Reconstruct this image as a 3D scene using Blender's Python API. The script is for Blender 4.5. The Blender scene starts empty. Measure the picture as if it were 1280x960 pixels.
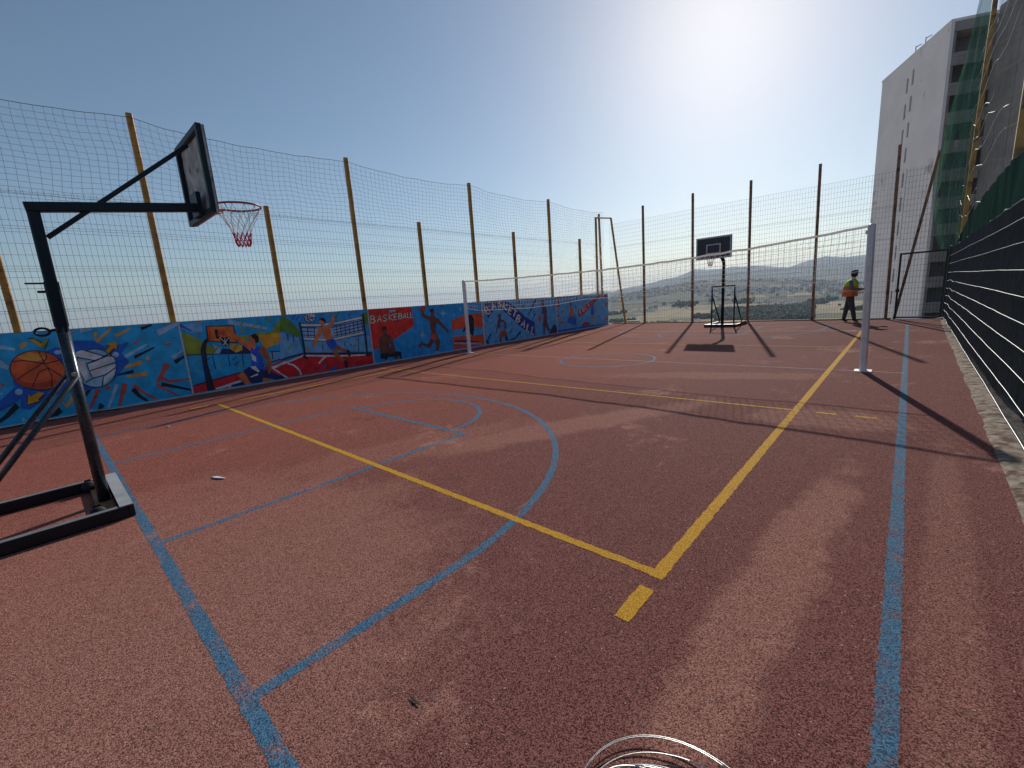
import bpy, bmesh, math, random
from math import radians as R, sin, cos, tan, pi, sqrt, atan2
from mathutils import Vector, Matrix, noise

random.seed(7)
S = bpy.context.scene
C = S.collection

# ------------------------------------------------------------------ camera
CAM_LOC = Vector((0.0, 0.0, 1.62))
cam_d = bpy.data.cameras.new('camera')
cam = bpy.data.objects.new('camera', cam_d); C.objects.link(cam)
right = Vector((0.74111015, 0.66806319, -0.06668827))
down = Vector((0.07898613, -0.1853979, -0.97948395))
fwd = Vector((-0.66672104, 0.72063805, -0.19016799))
m = Matrix((right, -down, -fwd)).transposed().to_4x4()
m.translation = CAM_LOC
cam.matrix_world = m
cam_d.sensor_width = 36.0; cam_d.sensor_fit = 'HORIZONTAL'
cam_d.lens = 536.87 / 1280 * 36
cam_d.clip_start = 0.05; cam_d.clip_end = 40000
S.camera = cam

# ------------------------------------------------------------------ sky, sun, exposure
SUN_EL, SUN_AZ = R(28.3), R(-16.8)            # azimuth from +y towards +x
world = bpy.data.worlds.new('World'); S.world = world; world.use_nodes = True
wn = world.node_tree; wn.nodes.clear()
sky = wn.nodes.new('ShaderNodeTexSky'); sky.sky_type = 'NISHITA'; sky.sun_disc = False
sky.sun_elevation = SUN_EL; sky.sun_rotation = SUN_AZ
sky.altitude = 200; sky.air_density = 1.0; sky.dust_density = 0.50; sky.ozone_density = 3.6
bg = wn.nodes.new('ShaderNodeBackground'); bg.inputs['Strength'].default_value = 0.089
wo = wn.nodes.new('ShaderNodeOutputWorld')
tint = wn.nodes.new('ShaderNodeMix'); tint.data_type = 'RGBA'; tint.blend_type = 'MULTIPLY'; tint.inputs[0].default_value = 1.0
tint.inputs[7].default_value = (1.05, 0.985, 0.88, 1)          # dusty southern air
wn.links.new(sky.outputs[0], tint.inputs[6]); wn.links.new(tint.outputs[2], bg.inputs[0]); wn.links.new(bg.outputs[0], wo.inputs[0])
sun_d = bpy.data.lights.new('sun', 'SUN'); sun_d.energy = 3.6; sun_d.angle = R(0.6); sun_d.color = (1.0, 0.93, 0.83)
sun = bpy.data.objects.new('sun', sun_d); C.objects.link(sun)
sv = Vector((sin(SUN_AZ) * cos(SUN_EL), cos(SUN_AZ) * cos(SUN_EL), sin(SUN_EL)))
sun.rotation_euler = sv.to_track_quat('Z', 'Y').to_euler(); sun.location = sv * 60
vs = S.view_settings
vs.view_transform = 'Standard'; vs.look = 'None'; vs.exposure = 0.16; vs.gamma = 1.0; vs.use_curve_mapping = False
S.cycles.max_bounces = 8; S.cycles.transparent_max_bounces = 16; S.cycles.volume_bounces = 0

# ------------------------------------------------------------------ materials
def lin(c):
    return tuple((v / 12.92 if v <= 0.04045 else ((v + 0.055) / 1.055) ** 2.4) for v in c)
class NT:
    def __init__(s, name):
        s.m = bpy.data.materials.new(name); s.m.use_nodes = True
        s.t = s.m.node_tree; s.t.nodes.clear()
        s.out = s.n('ShaderNodeOutputMaterial')
    def n(s, typ, **kw):
        nd = s.t.nodes.new(typ)
        for k, v in kw.items():
            if k in nd.bl_rna.properties.keys(): setattr(nd, k, v)
            else: nd.inputs[k.replace('_', ' ')].default_value = v
        return nd
    def l(s, a, b): s.t.links.new(a, b)
    def math(s, op, a, b=None, clamp=False):
        nd = s.t.nodes.new('ShaderNodeMath'); nd.operation = op; nd.use_clamp = clamp
        for i, v in enumerate((a, b)):
            if v is None: continue
            if isinstance(v, (int, float)): nd.inputs[i].default_value = v
            else: s.l(v, nd.inputs[i])
        return nd.outputs[0]
    def mix(s, f, a, b):
        nd = s.t.nodes.new('ShaderNodeMix'); nd.data_type = 'RGBA'
        for i, v in ((0, f), (6, a), (7, b)):
            if isinstance(v, (int, float)): nd.inputs[i].default_value = v
            elif isinstance(v, tuple): nd.inputs[i].default_value = (*v[:3], 1)
            else: s.l(v, nd.inputs[i])
        return nd.outputs[2]
    def noise(s, co, scale, detail=4, rough=0.55, dist=0.0):
        nd = s.n('ShaderNodeTexNoise'); nd.inputs['Scale'].default_value = scale; nd.inputs['Detail'].default_value = detail
        nd.inputs['Roughness'].default_value = rough; nd.inputs['Distortion'].default_value = dist
        if co is not None: s.l(co, nd.inputs['Vector'])
        return nd.outputs[0]
    def ramp(s, f, a, b):
        nd = s.n('ShaderNodeMapRange'); nd.inputs['From Min'].default_value = a; nd.inputs['From Max'].default_value = b
        nd.interpolation_type = 'SMOOTHSTEP'; s.l(f, nd.inputs['Value']); return nd.outputs[0]
    def bsdf(s, col, rough=0.6, metal=0.0, spec=0.5, bump=None, bstr=0.3, bdist=0.01):
        b = s.n('ShaderNodeBsdfPrincipled')
        if isinstance(col, tuple): b.inputs['Base Color'].default_value = (*col[:3], 1)
        else: s.l(col, b.inputs['Base Color'])
        if isinstance(rough, (int, float)): b.inputs['Roughness'].default_value = rough
        else: s.l(rough, b.inputs['Roughness'])
        b.inputs['Metallic'].default_value = metal; b.inputs['Specular IOR Level'].default_value = spec
        if bump is not None:
            bn = s.n('ShaderNodeBump'); bn.inputs['Strength'].default_value = bstr; bn.inputs['Distance'].default_value = bdist
            s.l(bump, bn.inputs['Height']); s.l(bn.outputs[0], b.inputs['Normal'])
        s.l(b.outputs[0], s.out.inputs['Surface']); return b
    def co(s, kind='Object'): return s.n('ShaderNodeTexCoord').outputs[kind]
    def pos(s): return s.n('ShaderNodeNewGeometry').outputs['Position']
MATS = {}
def simple(name, col, rough=0.6, metal=0.0, var=0.18, scale=6.0, spec=0.5, bstr=0.15, dirt=None):
    """a colour with uneven tone, fine relief and optional dirt or rust"""
    if name in MATS: return MATS[name]
    t = NT(name); p = t.pos()
    n1 = t.noise(p, scale, 5); n2 = t.noise(p, scale * 9, 3)
    f = t.ramp(n1, 0.3, 0.7)
    c = t.mix(f, tuple(v * (1 - var) for v in col), tuple(min(1, v * (1 + var)) for v in col))
    if dirt:
        d = t.ramp(t.noise(p, dirt[1], 6, 0.65), dirt[2], dirt[2] + 0.12)
        c = t.mix(d, c, dirt[0])
    r = t.math('ADD', t.math('MULTIPLY', n2, 0.2), rough - 0.1)
    t.bsdf(c, r, metal, spec, bump=n2, bstr=bstr, bdist=0.004)
    MATS[name] = t.m; return t.m

# ------------------------------------------------------------------ mesh helpers
class MB:
    def __init__(s): s.v = []; s.f = []; s.mi = []; s.cur = 0
    def add(s, vs_, fs):
        o = len(s.v); s.v += [tuple(q) for q in vs_]; s.f += [[i + o for i in f] for f in fs]; s.mi += [s.cur] * len(fs); return s
    def box(s, x0, x1, y0, y1, z0, z1):
        return s.add([(x0, y0, z0), (x1, y0, z0), (x1, y1, z0), (x0, y1, z0), (x0, y0, z1), (x1, y0, z1), (x1, y1, z1), (x0, y1, z1)],
                     [(0, 3, 2, 1), (4, 5, 6, 7), (0, 1, 5, 4), (1, 2, 6, 5), (2, 3, 7, 6), (3, 0, 4, 7)])
    def beam(s, a, b, w, h=None, ch=0.0, up=(0, 0, 1), caps=True):
        """a bar of w x h from a to b with chamfered edges"""
        a = Vector(a); b = Vector(b); d = (b - a).normalized(); u = Vector(up)
        if abs(d.dot(u)) > 0.95: u = Vector((0, 1, 0))
        r = d.cross(u).normalized(); u = r.cross(d); h = h or w; x, y = w / 2, h / 2
        sec = [(x, -y + ch), (x, y - ch), (x - ch, y), (-x + ch, y), (-x, y - ch), (-x, -y + ch), (-x + ch, -y), (x - ch, -y)] if ch else [(x, -y), (x, y), (-x, y), (-x, -y)]
        n = len(sec)
        vs_ = [a + r * p + u * q for p, q in sec] + [b + r * p + u * q for p, q in sec]
        fs = [(i, (i + 1) % n, n + (i + 1) % n, n + i) for i in range(n)]
        if caps: fs += [tuple(range(n - 1, -1, -1)), tuple(range(n, 2 * n))]
        return s.add(vs_, fs)
    def tube(s, pts, r, n=6, closed=False, caps=True):
        pts = [Vector(q) for q in pts]; k = len(pts); rr = r if isinstance(r, (list, tuple)) else [r] * k
        vs_ = []; fs = []; pu = None
        for i, q in enumerate(pts):
            a = pts[i - 1] if (i or closed) else q; b = pts[(i + 1) % k] if (i < k - 1 or closed) else q
            d = (b - a).normalized()
            if pu is None: pu = Vector((0, 0, 1)) if abs(d.z) < 0.9 else Vector((1, 0, 0))
            x = d.cross(pu).normalized(); pu = x.cross(d)
            vs_ += [q + x * (rr[i] * cos(2 * pi * j / n)) + pu * (rr[i] * sin(2 * pi * j / n)) for j in range(n)]
        for i in range(k if closed else k - 1):
            for j in range(n):
                a, b = i * n, ((i + 1) % k) * n
                fs.append((a + j, a + (j + 1) % n, b + (j + 1) % n, b + j))
        if caps and not closed: fs += [tuple(range(n - 1, -1, -1)), tuple(range((k - 1) * n, k * n))]
        return s.add(vs_, fs)
    def wire(s, a, b, r):
        """thin three-sided rod"""
        a = Vector(a); b = Vector(b); d = (b - a).normalized(); u = Vector((0, 0, 1)) if abs(d.z) < 0.9 else Vector((1, 0, 0))
        x = d.cross(u).normalized(); u = x.cross(d)
        o = [x * r, (-x * 0.5 + u * 0.87) * r, (-x * 0.5 - u * 0.87) * r]
        return s.add([a + q for q in o] + [b + q for q in o], [(0, 1, 4, 3), (1, 2, 5, 4), (2, 0, 3, 5)])
    def lathe(s, prof, c, n=16, axis='Z'):
        vs_ = []; k = len(prof)
        for (r_, z_) in prof:
            for j in range(n):
                a = 2 * pi * j / n; q = (r_ * cos(a), r_ * sin(a), z_)
                if axis == 'X': q = (q[2], q[0], q[1])
                if axis == 'Y': q = (q[0], q[2], q[1])
                vs_.append((c[0] + q[0], c[1] + q[1], c[2] + q[2]))
        fs = [(i * n + j, i * n + (j + 1) % n, (i + 1) * n + (j + 1) % n, (i + 1) * n + j) for i in range(k - 1) for j in range(n)]
        fs += [tuple(range(n - 1, -1, -1)), tuple(range((k - 1) * n, k * n))]
        return s.add(vs_, fs)
    def build(s, name, mats, parent=None, smooth=False, loc=None):
        me = bpy.data.meshes.new(name)
        o = Vector(loc) if loc is not None else Vector((0, 0, 0))
        if parent is not None and loc is None: o = Vector(parent['_o']) if '_o' in parent.keys() else Vector((0, 0, 0))
        me.from_pydata([tuple(Vector(q) - o) for q in s.v], [], s.f)
        for mt in (mats if isinstance(mats, (list, tuple)) else [mats]): me.materials.append(mt)
        if any(s.mi): me.polygons.foreach_set('material_index', s.mi)
        if smooth: me.polygons.foreach_set('use_smooth', [True] * len(me.polygons))
        me.update()
        ob = bpy.data.objects.new(name, me); C.objects.link(ob)
        if parent is not None: ob.parent = parent
        else: ob.location = o
        return ob
ORIG = {}
def tag(o, label=None, cat=None, group=None, kind=None):
    if label: o['label'] = label
    if cat: o['category'] = cat
    if group: o['group'] = group
    if kind: o['kind'] = kind
    return o
def thing(name, label, cat, loc, group=None):
    """an Empty at the thing's base; parts are built in world coordinates and stored relative to it"""
    o = bpy.data.objects.new(name, None); C.objects.link(o); o.location = loc; o.empty_display_size = 0.2
    ORIG[o.name] = Vector(loc)
    return tag(o, label, cat, group)
def part(mb, name, mats, parent, smooth=False):
    org = ORIG[parent.name]
    me = bpy.data.meshes.new(name)
    me.from_pydata([tuple(Vector(q) - org) for q in mb.v], [], mb.f)
    for mt in (mats if isinstance(mats, (list, tuple)) else [mats]): me.materials.append(mt)
    if any(mb.mi): me.polygons.foreach_set('material_index', mb.mi)
    if smooth: me.polygons.foreach_set('use_smooth', [True] * len(me.polygons))
    me.update()
    ob = bpy.data.objects.new(name, me); C.objects.link(ob); ob.parent = parent
    ORIG[ob.name] = org
    return ob
def interp(tab, x):
    if x <= tab[0][0]: return tab[0][1]
    for (a, b), (c, d) in zip(tab, tab[1:]):
        if x <= c: return b + (d - b) * (x - a) / (c - a)
    return tab[-1][1]
def smooth01(t): t = max(0, min(1, t)); return t * t * (3 - 2 * t)

# ================================================================== TERRAIN
RIDGE = [(-180, 0.3), (-80, -0.5), (-58, -0.5), (-50, -0.1), (-47, 0.12), (-41, 0.14), (-36, 0.02), (-32, 0.2), (-30.5, 0.45), (-29, 0.2), (-28.2, 0.45), (-25, 0.81), (-21, 1.56), (-19.3, 2.06), (-16.7, 1.93), (-13.9, 2.05), (-12.3, 1.96), (-10, 1.6), (-8.9, 1.9), (-6.9, 2.34), (-4.85, 2.05), (-3, 2.1), (5, 2.3), (30, 1.6), (90, 0.8), (180, 0.6)]
HILL = [(-180, -0.6), (-60, -1.6), (-40, -1.3), (-31, -0.7), (-27, -0.2), (-23, 0.35), (-19.3, 0.72), (-16.7, 0.55), (-12, 0.25), (-8.8, 0.05), (-4.7, -0.35), (0, -0.6), (40, -0.6), (180, -0.6)]
def ground_z(x, y):
    r = sqrt(x * x + y * y); az = math.degrees(atan2(x, y))
    zr = 9000 * tan(R(interp(RIDGE, az))) + 1.6; zh = 2600 * tan(R(interp(HILL, az))) + 1.6
    prof = [(0, -0.5), (27, -0.5), (40, -4.8), (110, -6.5), (300, -24), (700, -62), (1400, -60), (2000, -60 + (zh + 60) * 0.5), (2600, zh), (3600, zh - 25), (5200, zr * 0.32), (9000, zr), (10500, zr * 0.6), (13500, -160)]
    z = interp(prof, r)
    if r > 120:
        a = min(1, (r - 120) / 2500)
        z += noise.fractal(Vector((x / 420, y / 420, 3.1)), 0.9, 2.1, 4) * (3 + 15 * a) * (0.25 if r < 1500 else 1)
    if r > 3400:
        k = smooth01((r - 3400) / 2000) * smooth01((9100 - r) / 900 + 0.12) * max(0.04, min(1, zr / 260))
        z += noise.ridged_multi_fractal(Vector((x / 1500, y / 1500, 8.3)), 0.9, 2.1, 5, 1.0, 2.0) * 46 * k - 40 * k
    return z
azs = []
a = -180.0
while a < 180:
    azs.append(a); a += 0.35 if -62 <= a < 12 else 3.0
rs = [0.01, 12, 27, 31, 40, 60, 110, 180, 300, 480, 700, 800] + [880 + 45 * i for i in range(40)] + [2700 + 110 * i for i in range(58)] + [9200, 9800, 10500, 12000, 13500]
tb = MB()
for r in rs:
    for a in azs:
        x, y = r * sin(R(a)), r * cos(R(a)); tb.v.append((x, y, ground_z(x, y)))
na = len(azs)
for i in range(len(rs) - 1):
    for j in range(na):
        tb.f.append((i * na + j, i * na + (j + 1) % na, (i + 1) * na + (j + 1) % na, (i + 1) * na + j))
        r = rs[i]; a = azs[j]; x, y = r * sin(R(a)), r * cos(R(a))
        n = noise.fractal(Vector((x / 260, y / 260, 1.7)), 1.0, 2.0, 4)
        n2 = noise.fractal(Vector((x / 90, y / 90, 5.7)), 1.0, 2.0, 3)
        if r > 3300: mi = 3
        elif r > 1500: mi = 2 if n + n2 * 0.5 < 0.3 else (1 if n2 > 0 else 0)
        elif r > 600: mi = 1 if (n + 0.5 * n2 > 0.12 and not (1000 < r < 1350 and a > -14)) else 0
        else: mi = 4 if r < 290 else 0
        tb.mi.append(mi)
def land(name, c1, c2, c3, sc):
    t = NT(name); p = t.pos()
    f = t.ramp(t.noise(p, sc, 8, 0.65), 0.35, 0.65); g = t.ramp(t.noise(p, sc * 7, 6, 0.7), 0.48, 0.62)
    t.bsdf(t.mix(t.math('MULTIPLY', g, 0.75), t.mix(f, c1, c2), c3), 0.95, spec=0.1)
    return t.m
M_FIELD = land('dry_field', (0.36, 0.27, 0.14), (0.27, 0.2, 0.105), (0.12, 0.115, 0.05), 0.004)
M_SCRUB = land('scrub', (0.075, 0.085, 0.04), (0.12, 0.115, 0.06), (0.04, 0.05, 0.025), 0.012)
M_HILL = land('hillside', (0.13, 0.115, 0.08), (0.09, 0.09, 0.06), (0.055, 0.06, 0.04), 0.006)
M_MOUNT = land('mountain', (0.07, 0.075, 0.055), (0.11, 0.1, 0.075), (0.05, 0.055, 0.04), 0.0012)
M_BOUNCE = land('pale_bounce_ground', (0.5, 0.43, 0.34), (0.42, 0.35, 0.27), (0.3, 0.25, 0.19), 0.05)  # unseen near ground, made pale to bounce light onto the tower
terrain = tb.build('terrain', [M_FIELD, M_SCRUB, M_HILL, M_MOUNT, M_BOUNCE], smooth=True); tag(terrain, kind='structure')

# distant town, one mass of specks on the far slope
def house_mesh(mb, x, y, z, w, d, h, rot, roof):
    c, s_ = cos(rot), sin(rot)
    def T(a, b, e): return (x + a * c - b * s_, y + a * s_ + b * c, z + e)
    w, d = w / 2, d / 2
    vs_ = [T(-w, -d, -3), T(w, -d, -3), T(w, d, -3), T(-w, d, -3), T(-w, -d, h), T(w, -d, h), T(w, d, h), T(-w, d, h)]
    fs = [(0, 1, 5, 4), (1, 2, 6, 5), (2, 3, 7, 6), (3, 0, 4, 7)]
    mb.add(vs_, fs); k = mb.cur
    mb.cur = 2 if roof else k
    if roof:
        vs2 = [T(-w, -d, h), T(w, -d, h), T(w, d, h), T(-w, d, h), T(-w * .6, 0, h + d * .6), T(w * .6, 0, h + d * .6)]
        mb.add(vs2, [(0, 1, 5, 4), (1, 2, 5), (2, 3, 4, 5), (3, 0, 4)])
    else: mb.add(vs_[4:], [(0, 1, 2, 3)])
    mb.cur = k
M_H = [simple('town_white', (0.80, 0.76, 0.70), 0.9, scale=0.05), simple('town_cream', (0.42, 0.35, 0.28), 0.9, scale=0.05), simple('town_tile', (0.33, 0.15, 0.09), 0.9, scale=0.05)]
tw = MB(); rnd = random.Random(3)
for i in range(3600):
    az = rnd.uniform(-36, 3); r = 1750 + 1500 * rnd.random() ** 0.8
    x, y = r * sin(R(az)), r * cos(R(az))
    if noise.noise(Vector((x / 300, y / 300, 0))) < -0.12 + 0.1 * rnd.random(): continue
    tw.cur = 0 if rnd.random() < 0.55 else 1
    house_mesh(tw, x, y, ground_z(x, y), rnd.uniform(6, 14), rnd.uniform(6, 9), rnd.choice([3, 4, 5, 6, 9]), rnd.uniform(0, 3.1), rnd.random() < 0.4)
tw = tw.build('distant_town', M_H); tag(tw, 'hazy mass of pale houses covering the slope under the mountains', 'town', kind='stuff')
for i in range(34):
    az = rnd.uniform(-27, -4); r = rnd.uniform(1380, 1720)
    x, y = r * sin(R(az)), r * cos(R(az)); z = ground_z(x, y)
    hb = MB(); hb.cur = 0 if rnd.random() < 0.6 else 1
    house_mesh(hb, 0, 0, 0, rnd.uniform(8, 15), rnd.uniform(7, 10), rnd.choice([3.5, 4, 6, 7]), rnd.uniform(0, 3.1), rnd.random() < 0.5)
    o = hb.build('distant_house', M_H); o.location = (x, y, z)
    tag(o, 'small pale house at the foot of the town slope across the valley', 'house', 'houses at the foot of the town slope')
hb = MB(); hb.cur = 1
az, r = -26.7, 870
house_mesh(hb, 0, 0, 0, 27, 14, 10, R(25), False)
M_SAND = simple('sand_render', (0.5, 0.36, 0.24), 0.9, scale=0.2)
o = hb.build('distant_building', [M_SAND, M_SAND, M_SAND]); o.location = (r * sin(R(az)), r * cos(R(az)), ground_z(r * sin(R(az)), r * cos(R(az))))
tag(o, 'sand coloured flat roofed block in the valley behind the leaning brace', 'building')

# woodland in the valley: one mass of crowns
wd = MB(); ico = bmesh.new(); bmesh.ops.create_icosphere(ico, subdivisions=2, radius=1.0)
IV = [v.co.copy() for v in ico.verts]; IF = [[v.index for v in f.verts] for f in ico.faces]; ico.free()
n_t = 0
while n_t < 2200:
    az = rnd.uniform(-31, -2); r = rnd.uniform(830, 1600)
    x, y = r * sin(R(az)), r * cos(R(az))
    dens = noise.noise(Vector((x / 120, y / 120, 4.0))) + (0.75 if -17 < az < -7.5 and 860 < r < 1330 else -0.25)
    if dens < rnd.uniform(0, 0.5): continue
    n_t += 1
    s_ = rnd.uniform(2.6, 6.0); z = ground_z(x, y); wd.cur = rnd.randrange(2)
    ph = rnd.uniform(0, 50)
    vs_ = []
    for v in IV:
        k = s_ * (1 + 0.45 * noise.noise(v * 1.9 + Vector((ph, 0, 0))))
        vs_.append((x + v.x * k, y + v.y * k, z + s_ * 0.6 + v.z * k * 0.9))
    wd.add(vs_, IF)
wd = wd.build('valley_woodland', [land('tree_dark', (0.035, 0.05, 0.02), (0.05, 0.065, 0.028), (0.025, 0.035, 0.015), 0.5), land('tree_light', (0.06, 0.075, 0.035), (0.085, 0.09, 0.045), (0.03, 0.04, 0.02), 0.5)])
tag(wd, 'dark green woodland filling the valley below the court', 'woodland', kind='stuff')

# ================================================================== COURT FLOOR
X0, X1, Y0, Y1 = -11.95, 0.98, -9.0, 21.38
def court_nodes(t):
    p = t.pos()
    gr = t.n('ShaderNodeTexVoronoi'); gr.inputs['Scale'].default_value = 235; t.l(p, gr.inputs['Vector'])
    fine = t.noise(p, 270, 3, 0.7); mid = t.noise(p, 60, 4, 0.6); big = t.noise(p, 0.55, 5, 0.6); mott = t.noise(p, 5, 5, 0.65)
    # granule colour: each crumb its own tone
    sepr = t.n('ShaderNodeSeparateColor'); t.l(gr.outputs['Color'], sepr.inputs[0])
    g0 = t.math('ADD', t.math('MULTIPLY', sepr.outputs[0], 0.6), t.math('MULTIPLY', fine, 0.5))
    base = t.mix(t.ramp(g0, 0.24, 0.86), (0.056, 0.019, 0.018), (0.325, 0.142, 0.124))
    pale = t.mix(t.ramp(g0, 0.22, 0.84), (0.14, 0.055, 0.045), (0.56, 0.30, 0.235))
    # worn, dusty streaks
    msk = t.ramp(t.math('ADD', big, t.math('MULTIPLY', t.math('SUBTRACT', mott, 0.5), 0.35)), 0.58, 0.72)
    sp = t.n('ShaderNodeSeparateXYZ'); t.l(p, sp.inputs[0]); ox, oy = sp.outputs[0], sp.outputs[1]
    wob = t.math('MULTIPLY', t.math('SUBTRACT', t.noise(p, 2.2, 6, 0.7), 0.5), 1.5)
    def streak(cx, cy, lx, ly, ang, k):
        c, s_ = cos(ang), sin(ang)
        dx = t.math('SUBTRACT', ox, cx); dy = t.math('SUBTRACT', oy, cy)
        u = t.math('ADD', t.math('MULTIPLY', dx, c / lx), t.math('MULTIPLY', dy, s_ / lx))
        v = t.math('ADD', t.math('MULTIPLY', dx, -s_ / ly), t.math('MULTIPLY', dy, c / ly))
        d = t.math('SQRT', t.math('ADD', t.math('MULTIPLY', u, u), t.math('MULTIPLY', v, v)))
        d = t.math('ADD', d, wob)
        nd = t.n('ShaderNodeMapRange'); nd.interpolation_type = 'SMOOTHSTEP'
        nd.inputs['From Min'].default_value = 1.12; nd.inputs['From Max'].default_value = 0.62; nd.inputs['To Max'].default_value = k
        t.l(d, nd.inputs['Value']); return nd.outputs[0]
    for a in ((-0.42, 2.5, 2.2, 0.20, R(86), 0.58), (-3.1, 4.3, 2.6, 0.35, R(63), 0.55), (-3.6, 0.2, 2.3, 1.9, R(20), 0.55), (-4.3, 2.6, 2.0, 0.4, R(70), 0.38), (-1.9, 0.2, 0.8, 0.55, R(50), 0.42), (0.28, 3.0, 3.0, 0.13, R(88), 0.28), (-2.6, 8.3, 2.2, 0.4, R(20), 0.4), (-0.6, 6.1, 0.9, 0.5, R(10), 0.5)):
        msk = t.math('MAXIMUM', msk, streak(*a))
    col = t.mix(msk, base, pale)
    flare_red = t.math('MULTIPLY', t.ramp(t.math('ADD', ox, t.math('MULTIPLY', wob, 2.0)), -1.5, -7.0), 0.62)  # redder towards the left: lens flare put into the floor colour
    col = t.mix(flare_red, col, t.mix(t.ramp(g0, 0.24, 0.86), (0.11, 0.026, 0.018), (0.52, 0.18, 0.125)))
    scuff = t.n('ShaderNodeTexNoise'); scuff.inputs['Scale'].default_value = 1.0; scuff.inputs['Detail'].default_value = 7; scuff.inputs['Roughness'].default_value = 0.72
    mps = t.n('ShaderNodeMapping'); mps.inputs['Rotation'].default_value = (0, 0, 0.5); mps.inputs['Scale'].default_value = (7.0, 0.8, 1); t.l(p, mps.inputs['Vector']); t.l(mps.outputs[0], scuff.inputs['Vector'])
    col = t.mix(t.math('MULTIPLY', t.ramp(scuff.outputs[0], 0.60, 0.70), 0.30), col, (0.34, 0.23, 0.2))
    # single pale crumbs and dark pits
    vv = t.n('ShaderNodeTexVoronoi'); vv.inputs['Scale'].default_value = 42; t.l(p, vv.inputs['Vector'])
    sc2 = t.n('ShaderNodeSeparateColor'); t.l(vv.outputs['Color'], sc2.inputs[0])
    crumb = t.math('MULTIPLY', t.math('LESS_THAN', vv.outputs['Distance'], 0.16), t.math('GREATER_THAN', sc2.outputs[0], 0.93))
    col = t.mix(crumb, col, (0.5, 0.36, 0.3))
    stain = t.ramp(t.noise(p, 1.4, 7, 0.7), 0.60, 0.72)
    col = t.mix(t.math('MULTIPLY', stain, 0.35), col, (0.05, 0.022, 0.02))
    h = t.math('ADD', t.math('MULTIPLY', gr.outputs['Distance'], -1.0), t.math('MULTIPLY', mid, 0.8))
    return p, col, h, g0, mott, fine
t = NT('rubber_court'); p, col, h, g0, mott, fine = court_nodes(t)
t.bsdf(col, t.math('ADD', t.math('MULTIPLY', fine, 0.2), 0.78), spec=0.03, bump=h, bstr=0.4, bdist=0.004)
M_COURT = t.m
def paint(name, c1, c2, wear):
    t = NT(name); p, col, h, g0, mott, fine = court_nodes(t)
    pc = t.mix(t.ramp(g0, 0.2, 0.9), c1, c2)
    w = t.ramp(t.math('ADD', t.math('MULTIPLY', t.noise(p, 85, 3, 0.7), 0.7), t.math('MULTIPLY', mott, 0.5)), wear, wear + 0.12)
    t.bsdf(t.mix(w, pc, col), t.math('ADD', t.math('MULTIPLY', fine, 0.2), 0.72), spec=0.06, bump=h, bstr=0.35, bdist=0.0035)
    return t.m
M_BLUE = paint('blue_line_paint', (0.014, 0.05, 0.11), (0.11, 0.25, 0.38), 0.61)
M_YEL = paint('yellow_line_paint', (0.34, 0.165, 0.018), (0.74, 0.41, 0.05), 0.665)
M_GLINT = paint('glint_line_paint', (0.20, 0.20, 0.23), (0.42, 0.42, 0.44), 0.60)  # pale tone paints the sun glint into the centre and far end lines
floor = thing('court_floor', None, None, (-5.5, 8, 0)); tag(floor, kind='structure')
fb = MB()
for lo, hi, z in ((X0, X1, 0),):
    fb.box(X0, X1, Y0, Y1, -0.45, 0.0)
part(fb, 'rubber_surface', M_COURT, floor)
LW = 0.075
lz = [0.0006]
def strip(pts, w, mat, name='painted_line', dash=None):
    lz[0] += 0.00005
    mb = MB(); rr = random.Random(len(bpy.data.objects))
    P = []
    for (ax, ay), (bx, by) in zip(pts, pts[1:]):
        n = max(1, int(sqrt((bx - ax) ** 2 + (by - ay) ** 2) / 0.03))
        P += [(ax + (bx - ax) * i / n, ay + (by - ay) * i / n) for i in range(n)]
    P.append(pts[-1]); L = []
    for i, (x, y) in enumerate(P):
        a = P[max(0, i - 1)]; b = P[min(len(P) - 1, i + 1)]; dx, dy = b[0] - a[0], b[1] - a[1]; l = sqrt(dx * dx + dy * dy) or 1
        h1 = w / 2 + rr.uniform(-.006, .004); h2 = w / 2 + rr.uniform(-.006, .004)
        mb.v += [(x - dy / l * h1, y + dx / l * h1, lz[0]), (x + dy / l * h2, y - dx / l * h2, lz[0])]
        if i: k = 2 * i; mb.f.append((k - 2, k - 1, k + 1, k)); mb.mi.append(0)
    return part(mb, name, mat, floor)
def arcp(cx, cy, r, a0, a1, n=48): return [(cx + r * cos(R(a0 + (a1 - a0) * i / n)), cy + r * sin(R(a0 + (a1 - a0) * i / n))) for i in range(n + 1)]
# basketball court in blue
BX0, BX1, BY0, BY1, CX, CY = -11.06, 0.064, 0.32, 18.82, -5.53, 9.57
strip([(BX1, BY0), (BX1, BY1)], LW, M_BLUE); strip([(BX0, BY0), (BX1 + .04, BY0)], 0.07, M_BLUE); strip([(BX0, BY1), (BX1, BY1)], LW, M_BLUE); strip([(BX0, BY0), (BX0, BY1)], LW, M_BLUE)
strip([(BX0, CY), (BX1, CY)], 0.036, M_GLINT)
strip(arcp(CX, CY, 1.16, 0, 360, 72), 0.07, M_BLUE)
for s_, yb in ((1, BY0), (-1, BY1)):
    strip([(CX + 1.48, yb), (CX + 1.48, yb + s_ * 3.1)], 0.06, M_BLUE); strip([(CX - 1.48, yb), (CX - 1.48, yb + s_ * 3.1)], 0.06, M_BLUE)
    strip([(CX - 1.51, yb + s_ * 3.1), (CX + 1.51, yb + s_ * 3.1)], 0.07, M_BLUE)
    strip(arcp(CX, yb + s_ * 3.1, 1.22, 0, 180 * s_), 0.07, M_BLUE)
    strip([(CX + 3.55, yb), (CX + 3.55, yb + s_ * 1.08)] + arcp(CX, yb + s_ * 1.08, 3.55, 0, 180 * s_, 90) + [(CX - 3.55, yb)], 0.068, M_BLUE)
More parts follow.
